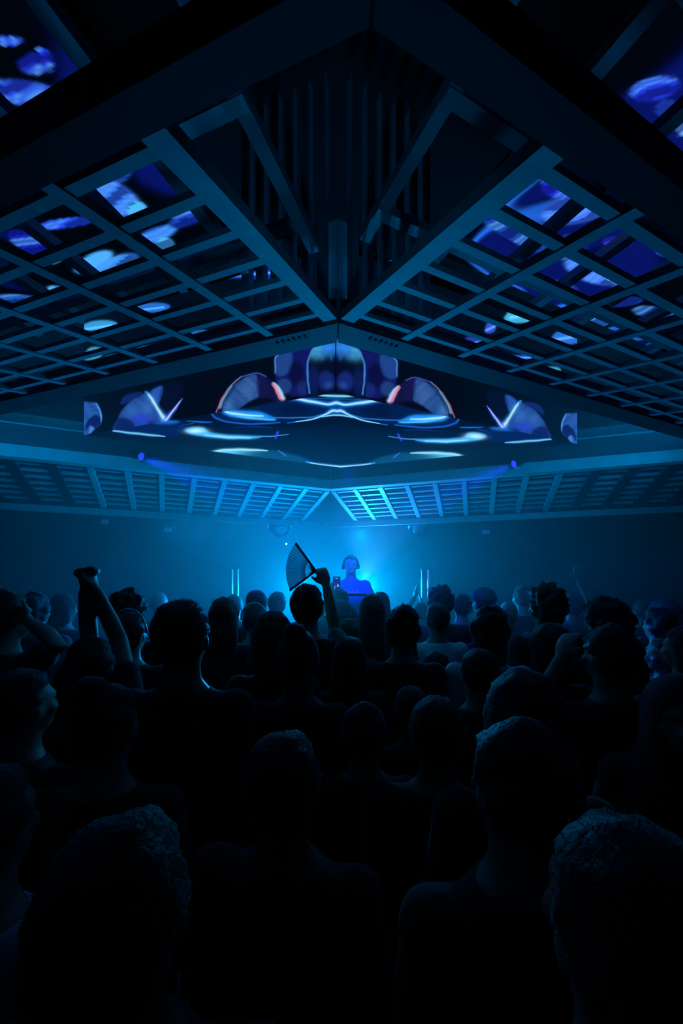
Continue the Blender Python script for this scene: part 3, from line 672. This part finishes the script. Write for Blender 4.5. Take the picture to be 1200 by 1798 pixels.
def hair_mesh(style, seed, pitch=0.):
    rs = random.Random(seed); bm = bmesh.new(); out = []
    amp, grow, low, fl = {'crop': (.003, -.006, -.62, .007), 'short': (.006, .0, -.74, .014), 'tousled': (.012, .006, -.78, .016), 'curly': (.017, .014, -.75, .018), 'bob': (.006, .004, -.75, .016),
                          'long': (.005, .004, -.6, .016), 'bun': (.004, -.002, -.66, .016), 'under_cap': (.003, -.006, -.5, .01)}[style]
    cz, cy = 1.657, -.012
    vs = ball(bm, (0, cy, cz), (.092 + grow, .108 + grow, .116 + grow), 4)
    for v in vs:
        n = V(((v.co.x) / .092, (v.co.y - cy) / .108, (v.co.z - cz) / .116)).normalized()
        face = max(0, min(1, (n.y - .22) * 4)) * max(0, min(1, (.55 - n.z) * 4))
        lowf = max(0, min(1, (low - n.z) * 5)); side = max(0, min(1, (n.y + .1) * 5)) * max(0, min(1, (-.05 - n.z) * 5))
        k = max(face, lowf, side * .9)
        w = noise.noise(v.co * (28 if style == 'curly' else 18) + V((seed * 3.1, 0, 0))) * amp * 2 + noise.noise(v.co * 60 + V((seed, 5, 0))) * amp
        d = V((n.x * .092, n.y * .108, n.z * .116)).normalized()
        v.co = V((0, cy, cz)) + (v.co - V((0, cy, cz))) * (1 - k * .34) + d * w * (1 - k)
        if style == 'tousled' and n.z > .3: v.co += V((.0, .012, .012)) * (n.z - .3)
        out.append((v.co.copy(), d, k < .25 and n.y < .75))
    for f in bm.faces: f.smooth = True
    if style in ('long', 'bob'):
        zb = 1.50 if style == 'bob' else rs.choice((1.27, 1.32, 1.22))
        rings = [(zb, 0, -.085, .085, .022), (zb + .03, 0, -.08, .115, .040), (1.46 if style == 'long' else 1.54, 0, -.062, .112, .058), (1.58, 0, -.040, .104, .080), (1.68, 0, -.02, .094, .094), (1.74, 0, -.02, .06, .06)]
        b0 = len(bm.verts); loft(bm, rings, 28); bm.verts.ensure_lookup_table()
        for v in bm.verts[b0:]:
            v.co += V((noise.noise(V((v.co.x * 40, v.co.y * 40, seed))) * .008, noise.noise(V((v.co.x * 40, v.co.y * 40, seed + 9))) * .008, 0))
            out.append((v.co.copy(), V((v.co.x, v.co.y + .05, 0)).normalized() if abs(v.co.x) + abs(v.co.y + .05) > .001 else V((0, -1, 0)), True))
        for f in bm.faces: f.smooth = True
    if style == 'bun':
        for v in ball(bm, (0, -.075, 1.765), (.046, .046, .042), 3):
            v.co += V((0, 0, 1)) * noise.noise(v.co * 40 + V((seed, 0, 0))) * .008; out.append((v.co.copy(), (v.co - V((0, -.075, 1.765))).normalized(), True))
        for f in bm.faces: f.smooth = True
    fuzz(bm, out, 900 if style == 'crop' else 2200, fl, rs, .9 if style in ('long', 'bob') else .25)
    if pitch:
        for v in bm.verts: v.co = rotx(v.co, (0, 0, 1.55), pitch)
    me = bpy.data.meshes.new('hair'); bm.to_mesh(me); bm.free(); return me

def cap_meshes():
    bm = bmesh.new(); vs = ball(bm, (0, -.012, 1.672), (.100, .118, .106), 4)
    for v in vs:
        if v.co.z < 1.675: v.co.z = 1.675 - (1.675 - v.co.z) * .12; v.co.x *= .985
    for f in bm.faces: f.smooth = True
    ball(bm, (0, -.012, 1.779), (.010, .010, .006), 2)
    for a in range(6):
        pts = [V((math.cos(a * 1.047) * .1015 * math.cos(t), -.012 + math.sin(a * 1.047) * .1195 * math.cos(t), 1.672 + .1075 * math.sin(t))) for t in [i * 1.5 / 7 + .05 for i in range(8)]]
        tube(bm, pts, [.0016] * 8, 5)
    c = bpy.data.meshes.new('cap'); bm.to_mesh(c); bm.free()
    bm = bmesh.new(); n = 14
    top = []
    for i in range(n + 1):
        t = math.pi * (i / n) * .8 + math.pi * .1
        for r, dz in ((1., 0), (1.75, -.012)):
            top.append((math.cos(t) * .098 * (1 if r == 1 else .95), .09 * math.sin(t) * r - .005 + (0.01 if r > 1 else 0), 1.670 + dz))
    lo = [bm.verts.new(p) for p in top]; hi = [bm.verts.new((p[0], p[1], p[2] + .005)) for p in top]
    for i in range(n):
        a, b, c_, d = 2 * i, 2 * i + 1, 2 * i + 3, 2 * i + 2
        bm.faces.new([lo[k] for k in (a, d, c_, b)]); bm.faces.new([hi[k] for k in (a, b, c_, d)]); bm.faces.new((lo[b], lo[c_], hi[c_], hi[b])); bm.faces.new((lo[a], hi[a], hi[d], lo[d]))
    p = bpy.data.meshes.new('peak'); bmesh.ops.recalc_face_normals(bm, faces=bm.faces); bm.to_mesh(p); bm.free()
    return c, p

def beanie_mesh():
    bm = bmesh.new(); vs = ball(bm, (0, -.014, 1.678), (.097, .112, .118), 4)
    for v in vs:
        if v.co.z < 1.65: v.co.z = 1.65 - (1.65 - v.co.z) * .12
        a = math.atan2(v.co.y, v.co.x); v.co += V((math.cos(a), math.sin(a), 0)) * math.sin(a * 40) * .0015
    tube(bm, [V((math.cos(t) * .097, -.014 + math.sin(t) * .112, 1.657)) for t in [k * 6.2832 / 30 for k in range(31)]], [.014] * 31, 8)
    for f in bm.faces: f.smooth = True
    me = bpy.data.meshes.new('beanie'); bm.to_mesh(me); bm.free(); return me

def veil_mesh():
    """head scarf: covers head and shoulders, open at the face (+y)"""
    bm = bmesh.new()
    rings = [(1.20, 0, -.01, .225, .150), (1.32, 0, -.01, .215, .145), (1.42, 0, -.012, .165, .125), (1.50, 0, -.01, .108, .098), (1.58, 0, -.008, .098, .104), (1.66, 0, -.010, .100, .116), (1.72, 0, -.012, .088, .104), (1.765, 0, -.014, .056, .066), (1.785, 0, -.014, .018, .02)]
    loft(bm, rings, 40)
    me = bpy.data.meshes.new('t'); bm.to_mesh(me); bm.free()
    o = bpy.data.objects.new('t', me); COL.objects.link(o); s = o.modifiers.new('s', 'SUBSURF'); s.levels = 2
    out = bpy.data.meshes.new_from_object(o.evaluated_get(bpy.context.evaluated_depsgraph_get())); bpy.data.objects.remove(o)
    bm = bmesh.new(); bm.from_mesh(out)
    for v in bm.verts:
        if v.co.y > .02 and 1.535 < v.co.z < 1.715:
            k = max(0, 1 - (v.co.x / .064) ** 2 - ((v.co.z - 1.625) / .088) ** 2)
            v.co.y -= min(.16, k * .30)
        v.co += v.normal * noise.noise(V((v.co.x * 12, v.co.y * 12, v.co.z * 5))) * .008
    for f in bm.faces: f.smooth = True
    bm.to_mesh(out); bm.free(); return out

# poses (body faces +y, 1.785 m tall)
A = lambda el, wr, d, n, curl=.25, spread=.05, flip=1: dict(elbow=el, wrist=wr, d=d, n=n, curl=curl, spread=spread, flip=flip)
POSES = {
    'clasp': {-1: A((-.092, .15, 1.73), (-.074, .08, 1.965), (.15, .0, 1), (1, 0, -.1), 1.05, 0), 1: A((.040, .15, 1.73), (-.026, .08, 1.965), (-.35, 0, 1), (-1, 0, -.1), 1.05, 0)},
    'fan': {1: A((.125, .20, 1.48), (.080, .15, 1.745), (-.30, 0, 1), (-.35, 1, -.2), .95, 0)},
    'phone': {1: A((.21, .17, 1.43), (.045, .235, 1.655), (-.1, .1, 1), (-.8, .2, 0), .5, 0), -1: A((-.22, .16, 1.45), (-.125, .235, 1.69), (.15, .05, 1), (.3, 1, 0), .15, .2)},
    'clap': {-1: A((-.20, .10, 1.60), (-.055, .13, 1.805), (.12, 0, 1), (1, 0, 0), .12, .12), 1: A((.20, .14, 1.50), (.05, .16, 1.73), (-.3, 0, 1), (-1, 0, 0), .2, .08)},
    'raise': {1: A((.21, .04, 1.66), (.085, .05, 1.885), (-.05, 0, 1), (0, 1, 0), .12, .16)},
    'face': {-1: A((-.255, .12, 1.39), (-.150, .10, 1.61), (.45, .05, .85), (1, .2, 0), .45, .05)},
    'elbow_out': {1: A((.40, .02, 1.535), (.150, .02, 1.625), (-1, .1, .45), (0, -1, .1), .45, .02)},
    'dj': {-1: A((-.275, .06, 1.16), (-.185, .285, 1.10), (.15, 1, -.1), (0, 0, -1), .35, .1), 1: A((.275, .06, 1.16), (.185, .285, 1.10), (-.15, 1, -.1), (0, 0, -1), .35, .1)},
}
MESH = {}
def meshes(build, pose, sleeve, voxel=.012, pitch=0.):
    k = (build, pose, sleeve)
    if k not in MESH: MESH[k] = person_meshes(build, POSES.get(pose), pitch, voxel, sleeve)
    return MESH[k]
HAIR = {}
CAP, PEAK = cap_meshes(); BEANIE = beanie_mesh(); VEIL = veil_mesh()
HCOL = {'d': 'hair', 'b': 'hair_brown', 'f': 'hair_fair'}
SCOL = {'k': 'cloth_black', 'n': 'cloth_navy', 'g': 'cloth_grey', 'w': 'cloth_white'}
def child(name, me, m, parent): return link_mesh(name, me, M[m], parent)
def person(x, y, h, rot, look, shirt, pose, label, group='crowd on the dance floor', z=0., idx=0, tall=1.785):
    build, style, hc = look
    me, sh, tr = meshes(build, pose, 'long' if shirt.isupper() else 'short', .0085 if pose else .012)
    o = link_mesh('person', me, M['skin_dark' if idx % 3 == 1 else 'skin'])
    o.location = (x, y, z); o.rotation_euler = (0, 0, math.radians(rot)); s = h / tall; o.scale = (s, s, s)
    tag(o, label, 'person', group)
    child('shirt', sh, SCOL[shirt.lower()], o); child('trousers', tr, 'denim', o)
    if style == 'veil': child('head_scarf', VEIL, 'cloth_black', o)
    elif style == 'bald': pass
    elif style == 'beanie': child('beanie', BEANIE, 'cap', o)
    else:
        st = 'under_cap' if style == 'cap' else 'short' if style == 'headphones' else style
        key = (st, idx % 3)
        if key not in HAIR: HAIR[key] = hair_mesh(st, 11 + idx % 3 * 7 + len(st))
        child('hair', HAIR[key], HCOL[hc], o)
        if style == 'cap':
            c = child('cap', CAP, 'cap', o); child('peak', PEAK, 'cap', c)
        if style == 'headphones':
            bm = bmesh.new(); tube(bm, [V((math.cos(t) * .106, -.01, 1.655 + math.sin(t) * .132)) for t in [k * math.pi / 14 for k in range(15)]], [.007] * 15, 8)
            obj('hair_band', bm, M['steel'], o, smooth=True)
    return o

CROWD = [
    (-1.722, 1.972, 1.863, -25, 'm,short,d', 'k', 'elbow_out', "man at the left edge resting a hand on his head with his elbow out"),
    (-2.293, 2.876, 1.793, 10, 'm,tousled,d', 'k', '', "dark head just right of the elbow at the left edge"),
    (-2.377, 3.287, 1.779, -8, 'f,bob,d', 'k', '', "distant dark head close to the left of the clasped raised fists"),
    (-1.025, 1.573, 1.689, 4, 'm,short,d', 'k', 'clasp', "person with both arms raised overhead and fists clasped"),
    (-1.375, 2.469, 1.835, 6, 'm,curly,d', 'k', '', "curly dark head right of the clasped raised fists"),
    (-1.189, 2.153, 1.735, -5, 'm,headphones,d', 'k', '', "head with a thin shiny band over the hair, right of the clasped arms"),
    (-1.886, 3.980, 1.776, 15, 'm,bald,d', 'g', '', "bald pale head lit on one side, far back left of the big dark head"),
    (-0.561, 1.355, 1.858, 0, 'm,short,d', 'k', '', "big dark square-haired head standing tall left of centre"),
    (-0.778, 2.556, 1.790, -6, 'f,long,b', 'N', '', "long-haired woman just right of the big square-haired head"),
    (-1.111, 3.980, 1.747, 0, 'm,crop,d', 'k', '', "low far head directly under the left acrylic panel"),
    (-0.733, 3.312, 1.812, 5, 'm,short,d', 'k', '', "round black head right of the left acrylic panel"),
    (-0.638, 3.834, 1.776, -8, 'm,short,d', 'n', '', "round head between the fan and the left acrylic panel"),
    (-0.676, 2.975, 1.709, 3, 'm,headphones,d', 'g', '', "head with a bright hair band catching light, left of the fan holder"),
    (-0.324, 1.818, 1.768, 0, 'f,bob,b', 'k', '', "wide bob-haired head at the left shoulder of the fan holder"),
    (-0.200, 2.249, 1.893, -8, 'm,short,d', 'k', 'fan', "tall dark-haired person holding up the open fan"),
    (-0.024, 3.980, 1.788, 0, 'm,tousled,d', 'k', 'phone', "person filming the DJ with a phone held overhead"),
    (-0.010, 3.444, 1.700, 0, 'm,beanie,d', 'n', '', "person in a ribbed beanie just below the lit phone"),
    (0.233, 2.962, 1.789, 8, 'f,long,d', 'k', '', "long-haired head covering the right side of the DJ"),
    (0.395, 3.908, 1.767, 0, 'f,bob,d', 'k', '', "head peeking out behind the long-haired one right of the DJ"),
    (0.280, 3.632, 1.590, 12, 'f,bob,b', 'g', '', "wavy brown head low in front of the DJ booth shield"),
    (0.341, 2.147, 1.755, -6, 'm,tousled,d', 'k', '', "broad tousled head right of and below the DJ"),
    (0.044, 2.718, 1.627, 5, 'm,short,b', 'k', '', "brown-haired head in the middle, right below the beanie"),
    (0.040, 1.946, 1.627, 0, 'f,long,d', 'K', '', "woman with long straight hair in the middle of the crowd"),
    (0.280, 3.249, 1.515, -4, 'm,crop,b', 'n', '', "narrow cropped head right of the long straight-haired woman"),
    (0.420, 2.620, 1.584, 3, 'f,long,b', 'N', '', "brown long-haired woman below the broad tousled head"),
    (-0.173, 1.550, 1.723, -6, 'f,bun,d', 'k', '', "woman with a hair bun on top, below the fan holder"),
    (0.828, 3.980, 1.658, 0, 'm,crop,d', 'k', 'clap', "person raising clapping hands beside the right acrylic panel"),
    (0.824, 3.207, 1.840, -12, 'm,curly,d', 'k', '', "curly head right of the right acrylic panel"),
    (0.718, 2.877, 1.733, 0, 'm,short,d', 'w', '', "short-haired man with a white T-shirt across his shoulders"),
    (1.186, 3.785, 1.756, 4, 'm,short,d', 'k', '', "neat round dark head right of the curly one by the acrylic panel"),
    (1.243, 3.361, 1.825, 15, 'm,cap,d', 'n', '', "person in a cap edged with bright light"),
    (1.566, 3.599, 1.695, -15, 'm,crop,f', 'g', '', "fair cropped head lit from the left, right of the cap wearer"),
    (1.874, 3.980, 1.835, 10, 'm,short,b', 'n', '', "far brown-haired head in the haze left of the curly bright-rimmed one"),
    (1.188, 2.986, 1.704, 0, 'm,short,d', 'k', '', "dark head mostly hidden behind the man in the pale collar"),
    (0.810, 2.107, 1.749, -14, 'm,tousled,d', 'w', '', "tousled man with a pale shirt collar showing at his neck"),
    (0.630, 1.760, 1.606, 5, 'm,short,d', 'k', '', "round dark head with a thin rim of light under the pale-collared man"),
    (1.311, 2.465, 1.871, 8, 'm,curly,b', 'k', '', "tall curly head with a bright teal rim, right of centre"),
    (2.282, 3.784, 1.756, -5, 'm,short,d', 'n', 'raise', "person raising one open hand in the dim right side"),
    (1.410, 2.059, 1.808, 10, 'm,curly,d', 'k', '', "curly dark head with shining outline in front of the raised hand"),
    (1.069, 1.531, 1.744, 15, 'm,short,d', 'k', 'face', "person holding a pale hand up to the side of the head"),
    (1.013, 1.864, 1.706, -6, 'f,bob,d', 'k', '', "dark bob-haired head left of the hand held to a head"),
    (2.544, 3.026, 1.750, 0, 'm,cap,d', 'k', '', "person in a cap at the far right"),
    (2.270, 2.744, 1.702, 4, 'm,tousled,d', 'k', '', "tousled head in front of the cap wearer at the far right"),
    (3.024, 3.451, 1.669, 0, 'm,short,d', 'g', '', "far dark head at the right edge behind the cap wearer"),
    (2.050, 2.443, 1.538, 70, 'm,short,d', 'g', '', "person turned left showing a pale face in profile near the right edge"),
    (1.893, 2.124, 1.652, 25, 'f,long,d', 'k', '', "long-haired head cut by the right edge beside the turned profile"),
    (3.121, 3.980, 1.688, 0, 'm,short,b', 'n', '', "dim distant head in the blue haze far right"),
    (1.046, 1.194, 1.621, 150, 'f,veil,d', 'k', '', "woman in a dark head scarf facing back towards the room"),
    (0.079, 1.337, 1.495, 0, 'm,short,d', 'k', '', "round head in front of the long straight-haired woman, lower middle"),
    (0.289, 1.597, 1.484, 6, 'm,crop,d', 'k', '', "cropped round head with a thin lit top, lower middle right"),
    (0.435, 0.915, 1.714, -8, 'f,long,d', 'K', '', "large long-haired head with a softly lit left edge, right foreground"),
    (0.324, 0.700, 1.679, 10, 'm,short,d', 'k', '', "very dark short-haired head below the large long-haired one"),
    (-0.125, 0.841, 1.597, -12, 'm,short,d', 'k', '', "huge blurred dark head in the lower middle left"),
    (-1.025, 1.233, 1.641, -22, 'm,short,d', 'k', '', "man at the lower left edge with a lit cheek turned right"),
    (-0.633, 1.027, 1.657, 2, 'f,bun,d', 'k', '', "dark head with a lit right edge beside the left-edge man"),
    (-0.273, 0.478, 1.641, 0, 'm,short,d', 'k', '', "closest dark head in the bottom left corner"),
    (0.315, 0.420, 1.674, 5, 'm,short,d', 'k', '', "closest dark head in the bottom right corner"),
    (-0.655, 0.700, 1.596, 0, 'm,short,d', 'w', '', "pale-shirted shoulder cut by the left edge, lower left"),
    (0.583, 2.364, 1.470, 0, 'f,bob,d', 'k', '', "low bob-haired head under the white T-shirt"),
    (0.285, 1.143, 1.582, -10, 'm,short,d', 'k', '', "big dark head overlapping the cropped one, lower middle right"),
]
for i, (x, y, h, rot, look, shirt, pose, label) in enumerate(CROWD):
    person(x, y, h, rot, look.split(','), shirt, pose, label, idx=i)

# things held by the crowd -------------------------------------------------
fan = empty('folding_hand_fan', (-0.161, 2.414, 1.952), math.radians(44)); tag(fan, 'open folding hand fan held up beside the DJ', 'hand fan')
a0, a1 = math.radians(134), math.radians(210); R0, R1 = .085, .232; NR = 17
def fp(a, r, y=0.): return V((math.cos(a) * r, y, math.sin(a) * r))
for k in range(NR):
    a = a0 + (a1 - a0) * k / (NR - 1); bm = bmesh.new()
    g = k in (0, NR - 1)
    d = fp(a, 1); s = V((-d.z, 0, d.x)) * (.006 if g else .0011); e = R1 if g else R0 + .03
    hexa(bm, [p + V((0, yy, 0)) for yy in (-.002 + k * .0003, .001 + k * .0003) for p in (-d * .025 - s, -d * .025 + s, d * e + s * 1.4, d * e - s * 1.4)])
    obj('guard_stick' if g else 'rib', bm, M['black'], fan)
bm = bmesh.new(); n = (NR - 1) * 2; va = []
for i in range(n + 1):
    a = a0 + (a1 - a0) * i / n; yy = .004 * (1 if i % 2 else -1)
    va.append((bm.verts.new(fp(a, R0, yy * .5)), bm.verts.new(fp(a, (R0 + R1) / 2, yy)), bm.verts.new(fp(a, R1 - (.003 if i % 2 else 0), yy * 1.3))))
for i in range(n):
    for j in range(2): bm.faces.new((va[i][j], va[i + 1][j], va[i + 1][j + 1], va[i][j + 1]))
obj('fan_leaf', bm, M['fan_leaf'], fan)
bm = bmesh.new(); cyl(bm, (0, -.006, 0), (0, .01, 0), .006, .006, 12); obj('pivot_pin', bm, M['steel'], fan)

ph = empty('mobile_phone', (-.047, 3.73, 1.838)); tag(ph, 'small mobile phone with lit screen held up in front of the DJ', 'phone')
bm = bmesh.new(); box(bm, (0, 0, .0), (.072, .009, .148)); obj('phone_body', bm, M['black'], ph, bevel=.003)
bm = bmesh.new(); box(bm, (0, -.0052, 0), (.066, .001, .138)); sc = obj('screen', bm, M['phone_screen'], ph)
bm = bmesh.new(); box(bm, (.0, -.006, .055), (.030, .001, .007)); ball(bm, (.012, -.006, -.015), (.010, .0008, .014), 2); box(bm, (-.018, -.006, -.03), (.006, .001, .03)); obj('screen_picture', bm, M['phone_bright'], sc)

# ------------------------------------------------------------------ DJ, riser, booth
bm = bmesh.new(); box(bm, (.1, 5.2, .2), (3.0, 2.0, .4)); box(bm, (.1, 4.19, .395), (3.0, .02, .03)); o = obj('stage_riser', bm, M['matt']); tag(o, 'low black stage riser under the DJ', 'stage')
BODY, SHIRT, TROU = person_meshes('m', POSES['dj'], .10, .0065, 'short')
dj = link_mesh('person', BODY, M['skin_fair']); dj.location = (.112, 4.62, .40); dj.rotation_euler = (0, 0, math.pi); s = 1.77 / 1.775; dj.scale = (s, s, s)
tag(dj, 'DJ in a printed T-shirt and headphones standing behind the booth, lit blue', 'person')
shirt = child('shirt', SHIRT, 'dj_shirt', dj); child('trousers', TROU, 'denim', dj)
child('hair', hair_mesh('crop', 5, .10), 'hair', dj)
for sx in (-1, 1):
    bm = bmesh.new(); ball(bm, rotx((sx * .030, .078, 1.640), (0, 0, 1.55), .10), .0095, 2); obj('eye', bm, M['hair'], dj, smooth=True)
hp = bmesh.new()
tube(hp, [V(rotx((math.cos(t) * .093, -.004, 1.645 + math.sin(t) * .124), (0, 0, 1.55), .10)) for t in [k * math.pi / 18 for k in range(19)]], [.0075] * 19, 8, 1.0)
hpo = obj('headphones', hp, M['black'], dj, smooth=True)
for sx in (-1, 1):
    bm = bmesh.new(); c = V(rotx((sx * .094, -.004, 1.628), (0, 0, 1.55), .10)); cyl(bm, c - V((sx * .020, 0, 0)), c + V((sx * .016, 0, 0)), .032, .027, 24); obj('ear_cup', bm, M['black'], hpo, bevel=.005)
# scribbled print on the chest
from mathutils.bvhtree import BVHTree
bmx = bmesh.new(); bmx.from_mesh(SHIRT); tree = BVHTree.FromBMesh(bmx)
def on_chest(x, z):
    hit = tree.ray_cast(V((x, .5, z)), V((0, -1, 0)))
    return (hit[0].y if hit[0] is not None else .12) + .002
bm = bmesh.new(); rs = random.Random(4)
def stroke(pts, r=.0032): tube(bm, [V((x, on_chest(x, z), z)) for x, z in pts], [r] * len(pts), 6)
stroke([(-.085 + .17 * k / 46, 1.322 + .016 * math.sin(k * 1.15) + .007 * math.sin(k * .37)) for k in range(47)])
for x0 in (-.07, -.03, .035, .07): stroke([(x0 + .006 * math.sin(k), 1.305 + .012 * k) for k in range(5)])
stroke([(-.06 + .012 * k, 1.296 + .004 * math.sin(k * 2.1)) for k in range(11)], .0022)
obj('chest_print', bm, M['print'], shirt); bmx.free()

booth = empty('dj_booth', (.10, 4.10, .40)); tag(booth, 'black DJ booth table in front of the DJ behind the first rows of heads', 'table')
bm = bmesh.new(); box(bm, (0, .13, .98), (1.5, .42, .04)); obj('table_top', bm, M['matt'], booth, bevel=.004)
bm = bmesh.new(); box(bm, (0, -.06, .49), (1.5, .02, .94)); obj('front_panel', bm, M['matt'], booth)
for sx in (-.72, .72):
    for sy in (-.04, .3):
        bm = bmesh.new(); box(bm, (sx, sy, .48), (.05, .05, .96)); obj('leg', bm, M['black'], booth)
mx_ = empty('dj_mixer', (.10, 4.16, 1.40)); tag(mx_, 'black DJ mixer lying on the booth table', 'mixer')
bm = bmesh.new(); box(bm, (0, .08, .045), (.32, .30, .09)); obj('mixer_case', bm, M['black'], mx_, bevel=.006)
for i in range(4):
    for j in range(4):
        bm = bmesh.new(); cyl(bm, (-.11 + .073 * i, .19 - .05 * j, .09), (-.11 + .073 * i, .19 - .05 * j, .108), .010, .008, 12); obj('knob', bm, M['steel'], mx_)
for i in range(4):
    bm = bmesh.new(); box(bm, (-.11 + .073 * i, -.03, .095), (.012, .02, .016)); obj('fader', bm, M['steel'], mx_)
for sx, w_ in ((-.42, 'left'), (.42, 'right')):
    pl = empty('media_player', (.10 + sx, 4.16, 1.40)); tag(pl, f'black media player on the booth table {w_} of the mixer', 'media player', 'media players on the booth')
    bm = bmesh.new(); box(bm, (0, .08, .045), (.32, .36, .09)); obj('player_case', bm, M['black'], pl, bevel=.006)
    bm = bmesh.new(); cyl(bm, (0, .0, .09), (0, .0, .105), .10, .095, 32); obj('jog_wheel', bm, M['steel'], pl)
    bm = bmesh.new(); box(bm, (0, .2, .098), (.18, .08, .012)); obj('display', bm, M['phone_screen'], pl)
sh = empty('booth_shield', (.105, 4.085, 1.40)); tag(sh, 'clear shield with dark top rail and pale scribble in front of the DJ', 'shield')
bm = bmesh.new(); box(bm, (0, -.0, .315), (.33, .03, .028)); obj('top_rail', bm, M['black'], sh, bevel=.004)
bm = bmesh.new(); box(bm, (0, 0, .15), (.30, .006, .30)); pn = obj('pane', bm, M['glass'], sh)
for sx in (-.157, .157):
    bm = bmesh.new(); box(bm, (sx, 0, .15), (.016, .02, .30)); obj('post', bm, M['black'], sh)
bm = bmesh.new()
for z0, ph, n_ in ((.225, 0, 30), (.20, 1.7, 24)):
    tube(bm, [V((-.055 + .11 * k / (n_ - 1), -.006, z0 + .012 * math.sin(k * 1.3 + ph) + .005 * math.sin(k * .45))) for k in range(n_)], [.0028] * n_, 6)
obj('scribble', bm, M['print'], pn)
# upright acrylic screens either side of the booth
for (x, y, wz, top, label) in ((-1.165, 4.20, .062, 1.985, 'slim clear upright panel with bright edges left of the booth'), (.915, 4.20, .07, 1.985, 'slim clear upright panel with bright edges right of the booth')):
    r = empty('acrylic_panel', (x, y, 0)); tag(r, label, 'panel', 'clear upright panels beside the booth')
    bm = bmesh.new(); box(bm, (0, 0, top / 2), (wz - .02, .006, top - .02)); obj('pane', bm, M['glass'], r)
    for sx in (-1, 1):
        bm = bmesh.new(); box(bm, (sx * wz / 2, 0, top / 2), (.008 if sx < 0 or x < 0 else .016, .03, top)); obj('edge_strip', bm, M['edge_glow'] if (sx > 0) == (x > 0) or x < 0 else M['steel'], r)
    bm = bmesh.new(); box(bm, (0, 0, top + .004), (wz + .02, .03, .012)); obj('top_strip', bm, M['steel'], r)
    bm = bmesh.new(); box(bm, (0, 0, .012), (.24, .2, .024)); obj('foot_plate', bm, M['black'], r)

# globes under the outer rim, little fixtures on the back wall
for x, y, r_, label in ((-.91, 5.62, .17, 'mirror globe hanging under the far rim left of the DJ'), (1.16, 5.75, .16, 'mirror globe hanging under the far rim right of the DJ')):
    zc = EYE + .72; g = empty('mirror_globe', (x, y, zc)); tag(g, label, 'mirror ball', 'mirror globes under the far rim')
    bm = bmesh.new(); bmesh.ops.create_uvsphere(bm, u_segments=28, v_segments=18, radius=r_); obj('ball', bm, M['mirror'], g)
    bm = bmesh.new(); cyl(bm, (0, 0, r_ - .01), (0, 0, 4.0 - zc), .005, .005, 8); cyl(bm, (0, 0, r_ - .005), (0, 0, r_ + .03), .03, .03, 16); obj('hanger', bm, M['black'], g)
for X, Y, label in ((188, 912, 'small box fixture high on the back wall, leftmost of three'), (298, 926, 'small box fixture high on the back wall, second of three'), (852, 930, 'small box fixture high on the back wall, right of the DJ')):
    y = 8.42; f = empty('wall_box_light', ((X - 600) / F_ * y, y, EYE + (1009 - Y) / F_ * y)); tag(f, label, 'wall light', 'box fixtures on the back wall')
    bm = bmesh.new(); box(bm, (0, .0, 0), (.20, .14, .24)); obj('housing', bm, M['steel'], f, bevel=.01)
    bm = bmesh.new(); box(bm, (0, -.075, -.06), (.16, .012, .09)); obj('face_glass', bm, M['lens_dim'], f)
    bm = bmesh.new(); box(bm, (0, .075, .0), (.08, .04, .4)); obj('bracket', bm, M['black'], f)
for X, Y, y, label in ((503, 955, 8.3, 'tiny white lamp in the haze above the raised fan'), (150, 678, 3.1, 'tiny white lamp under the near left rim'), (1013, 696, 3.2, 'tiny white lamp under the near right rim')):
    p = V(((X - 600) / F_ * y, y, EYE + (1009 - Y) / F_ * y)); l = empty('indicator_lamp', p); tag(l, label, 'lamp', 'tiny white lamps')
    bm = bmesh.new(); ball(bm, (0, 0, 0), .022 if y > 5 else .010, 2); obj('bulb', bm, M['lens_white'], l, smooth=True)
    bm = bmesh.new(); cyl(bm, (0, .0, .0), (0, .04 if y > 5 else .0, .05), .012, .02, 12); obj('holder', bm, M['black'], l)


# ------------------------------------------------------------------ camera
cd = bpy.data.cameras.new('camera'); cam = bpy.data.objects.new('camera', cd); COL.objects.link(cam)
cam.location = (0, 0, EYE); cam.rotation_euler = (math.pi / 2, 0, 0)
cd.sensor_fit = 'HORIZONTAL'; cd.sensor_width = 36; cd.lens = 36 * F_ / 1200; cd.clip_start = .05; cd.clip_end = 60
cd.shift_x = 0; cd.shift_y = (1009 - 899) / 1200
scene.camera = cam
w = bpy.data.worlds.new('World'); scene.world = w; w.use_nodes = True
w.node_tree.nodes['Background'].inputs[0].default_value = (0, 0, 0, 1)
scene.view_settings.view_transform = 'Standard'; scene.view_settings.look = 'None'
scene.cycles.use_denoising = True
scene.cycles.max_bounces = 4; scene.cycles.diffuse_bounces = 2; scene.cycles.glossy_bounces = 2; scene.cycles.transmission_bounces = 4; scene.cycles.volume_bounces = 0; scene.cycles.transparent_max_bounces = 6
scene.cycles.sample_clamp_indirect = 2.; scene.cycles.caustics_reflective = False; scene.cycles.caustics_refractive = False
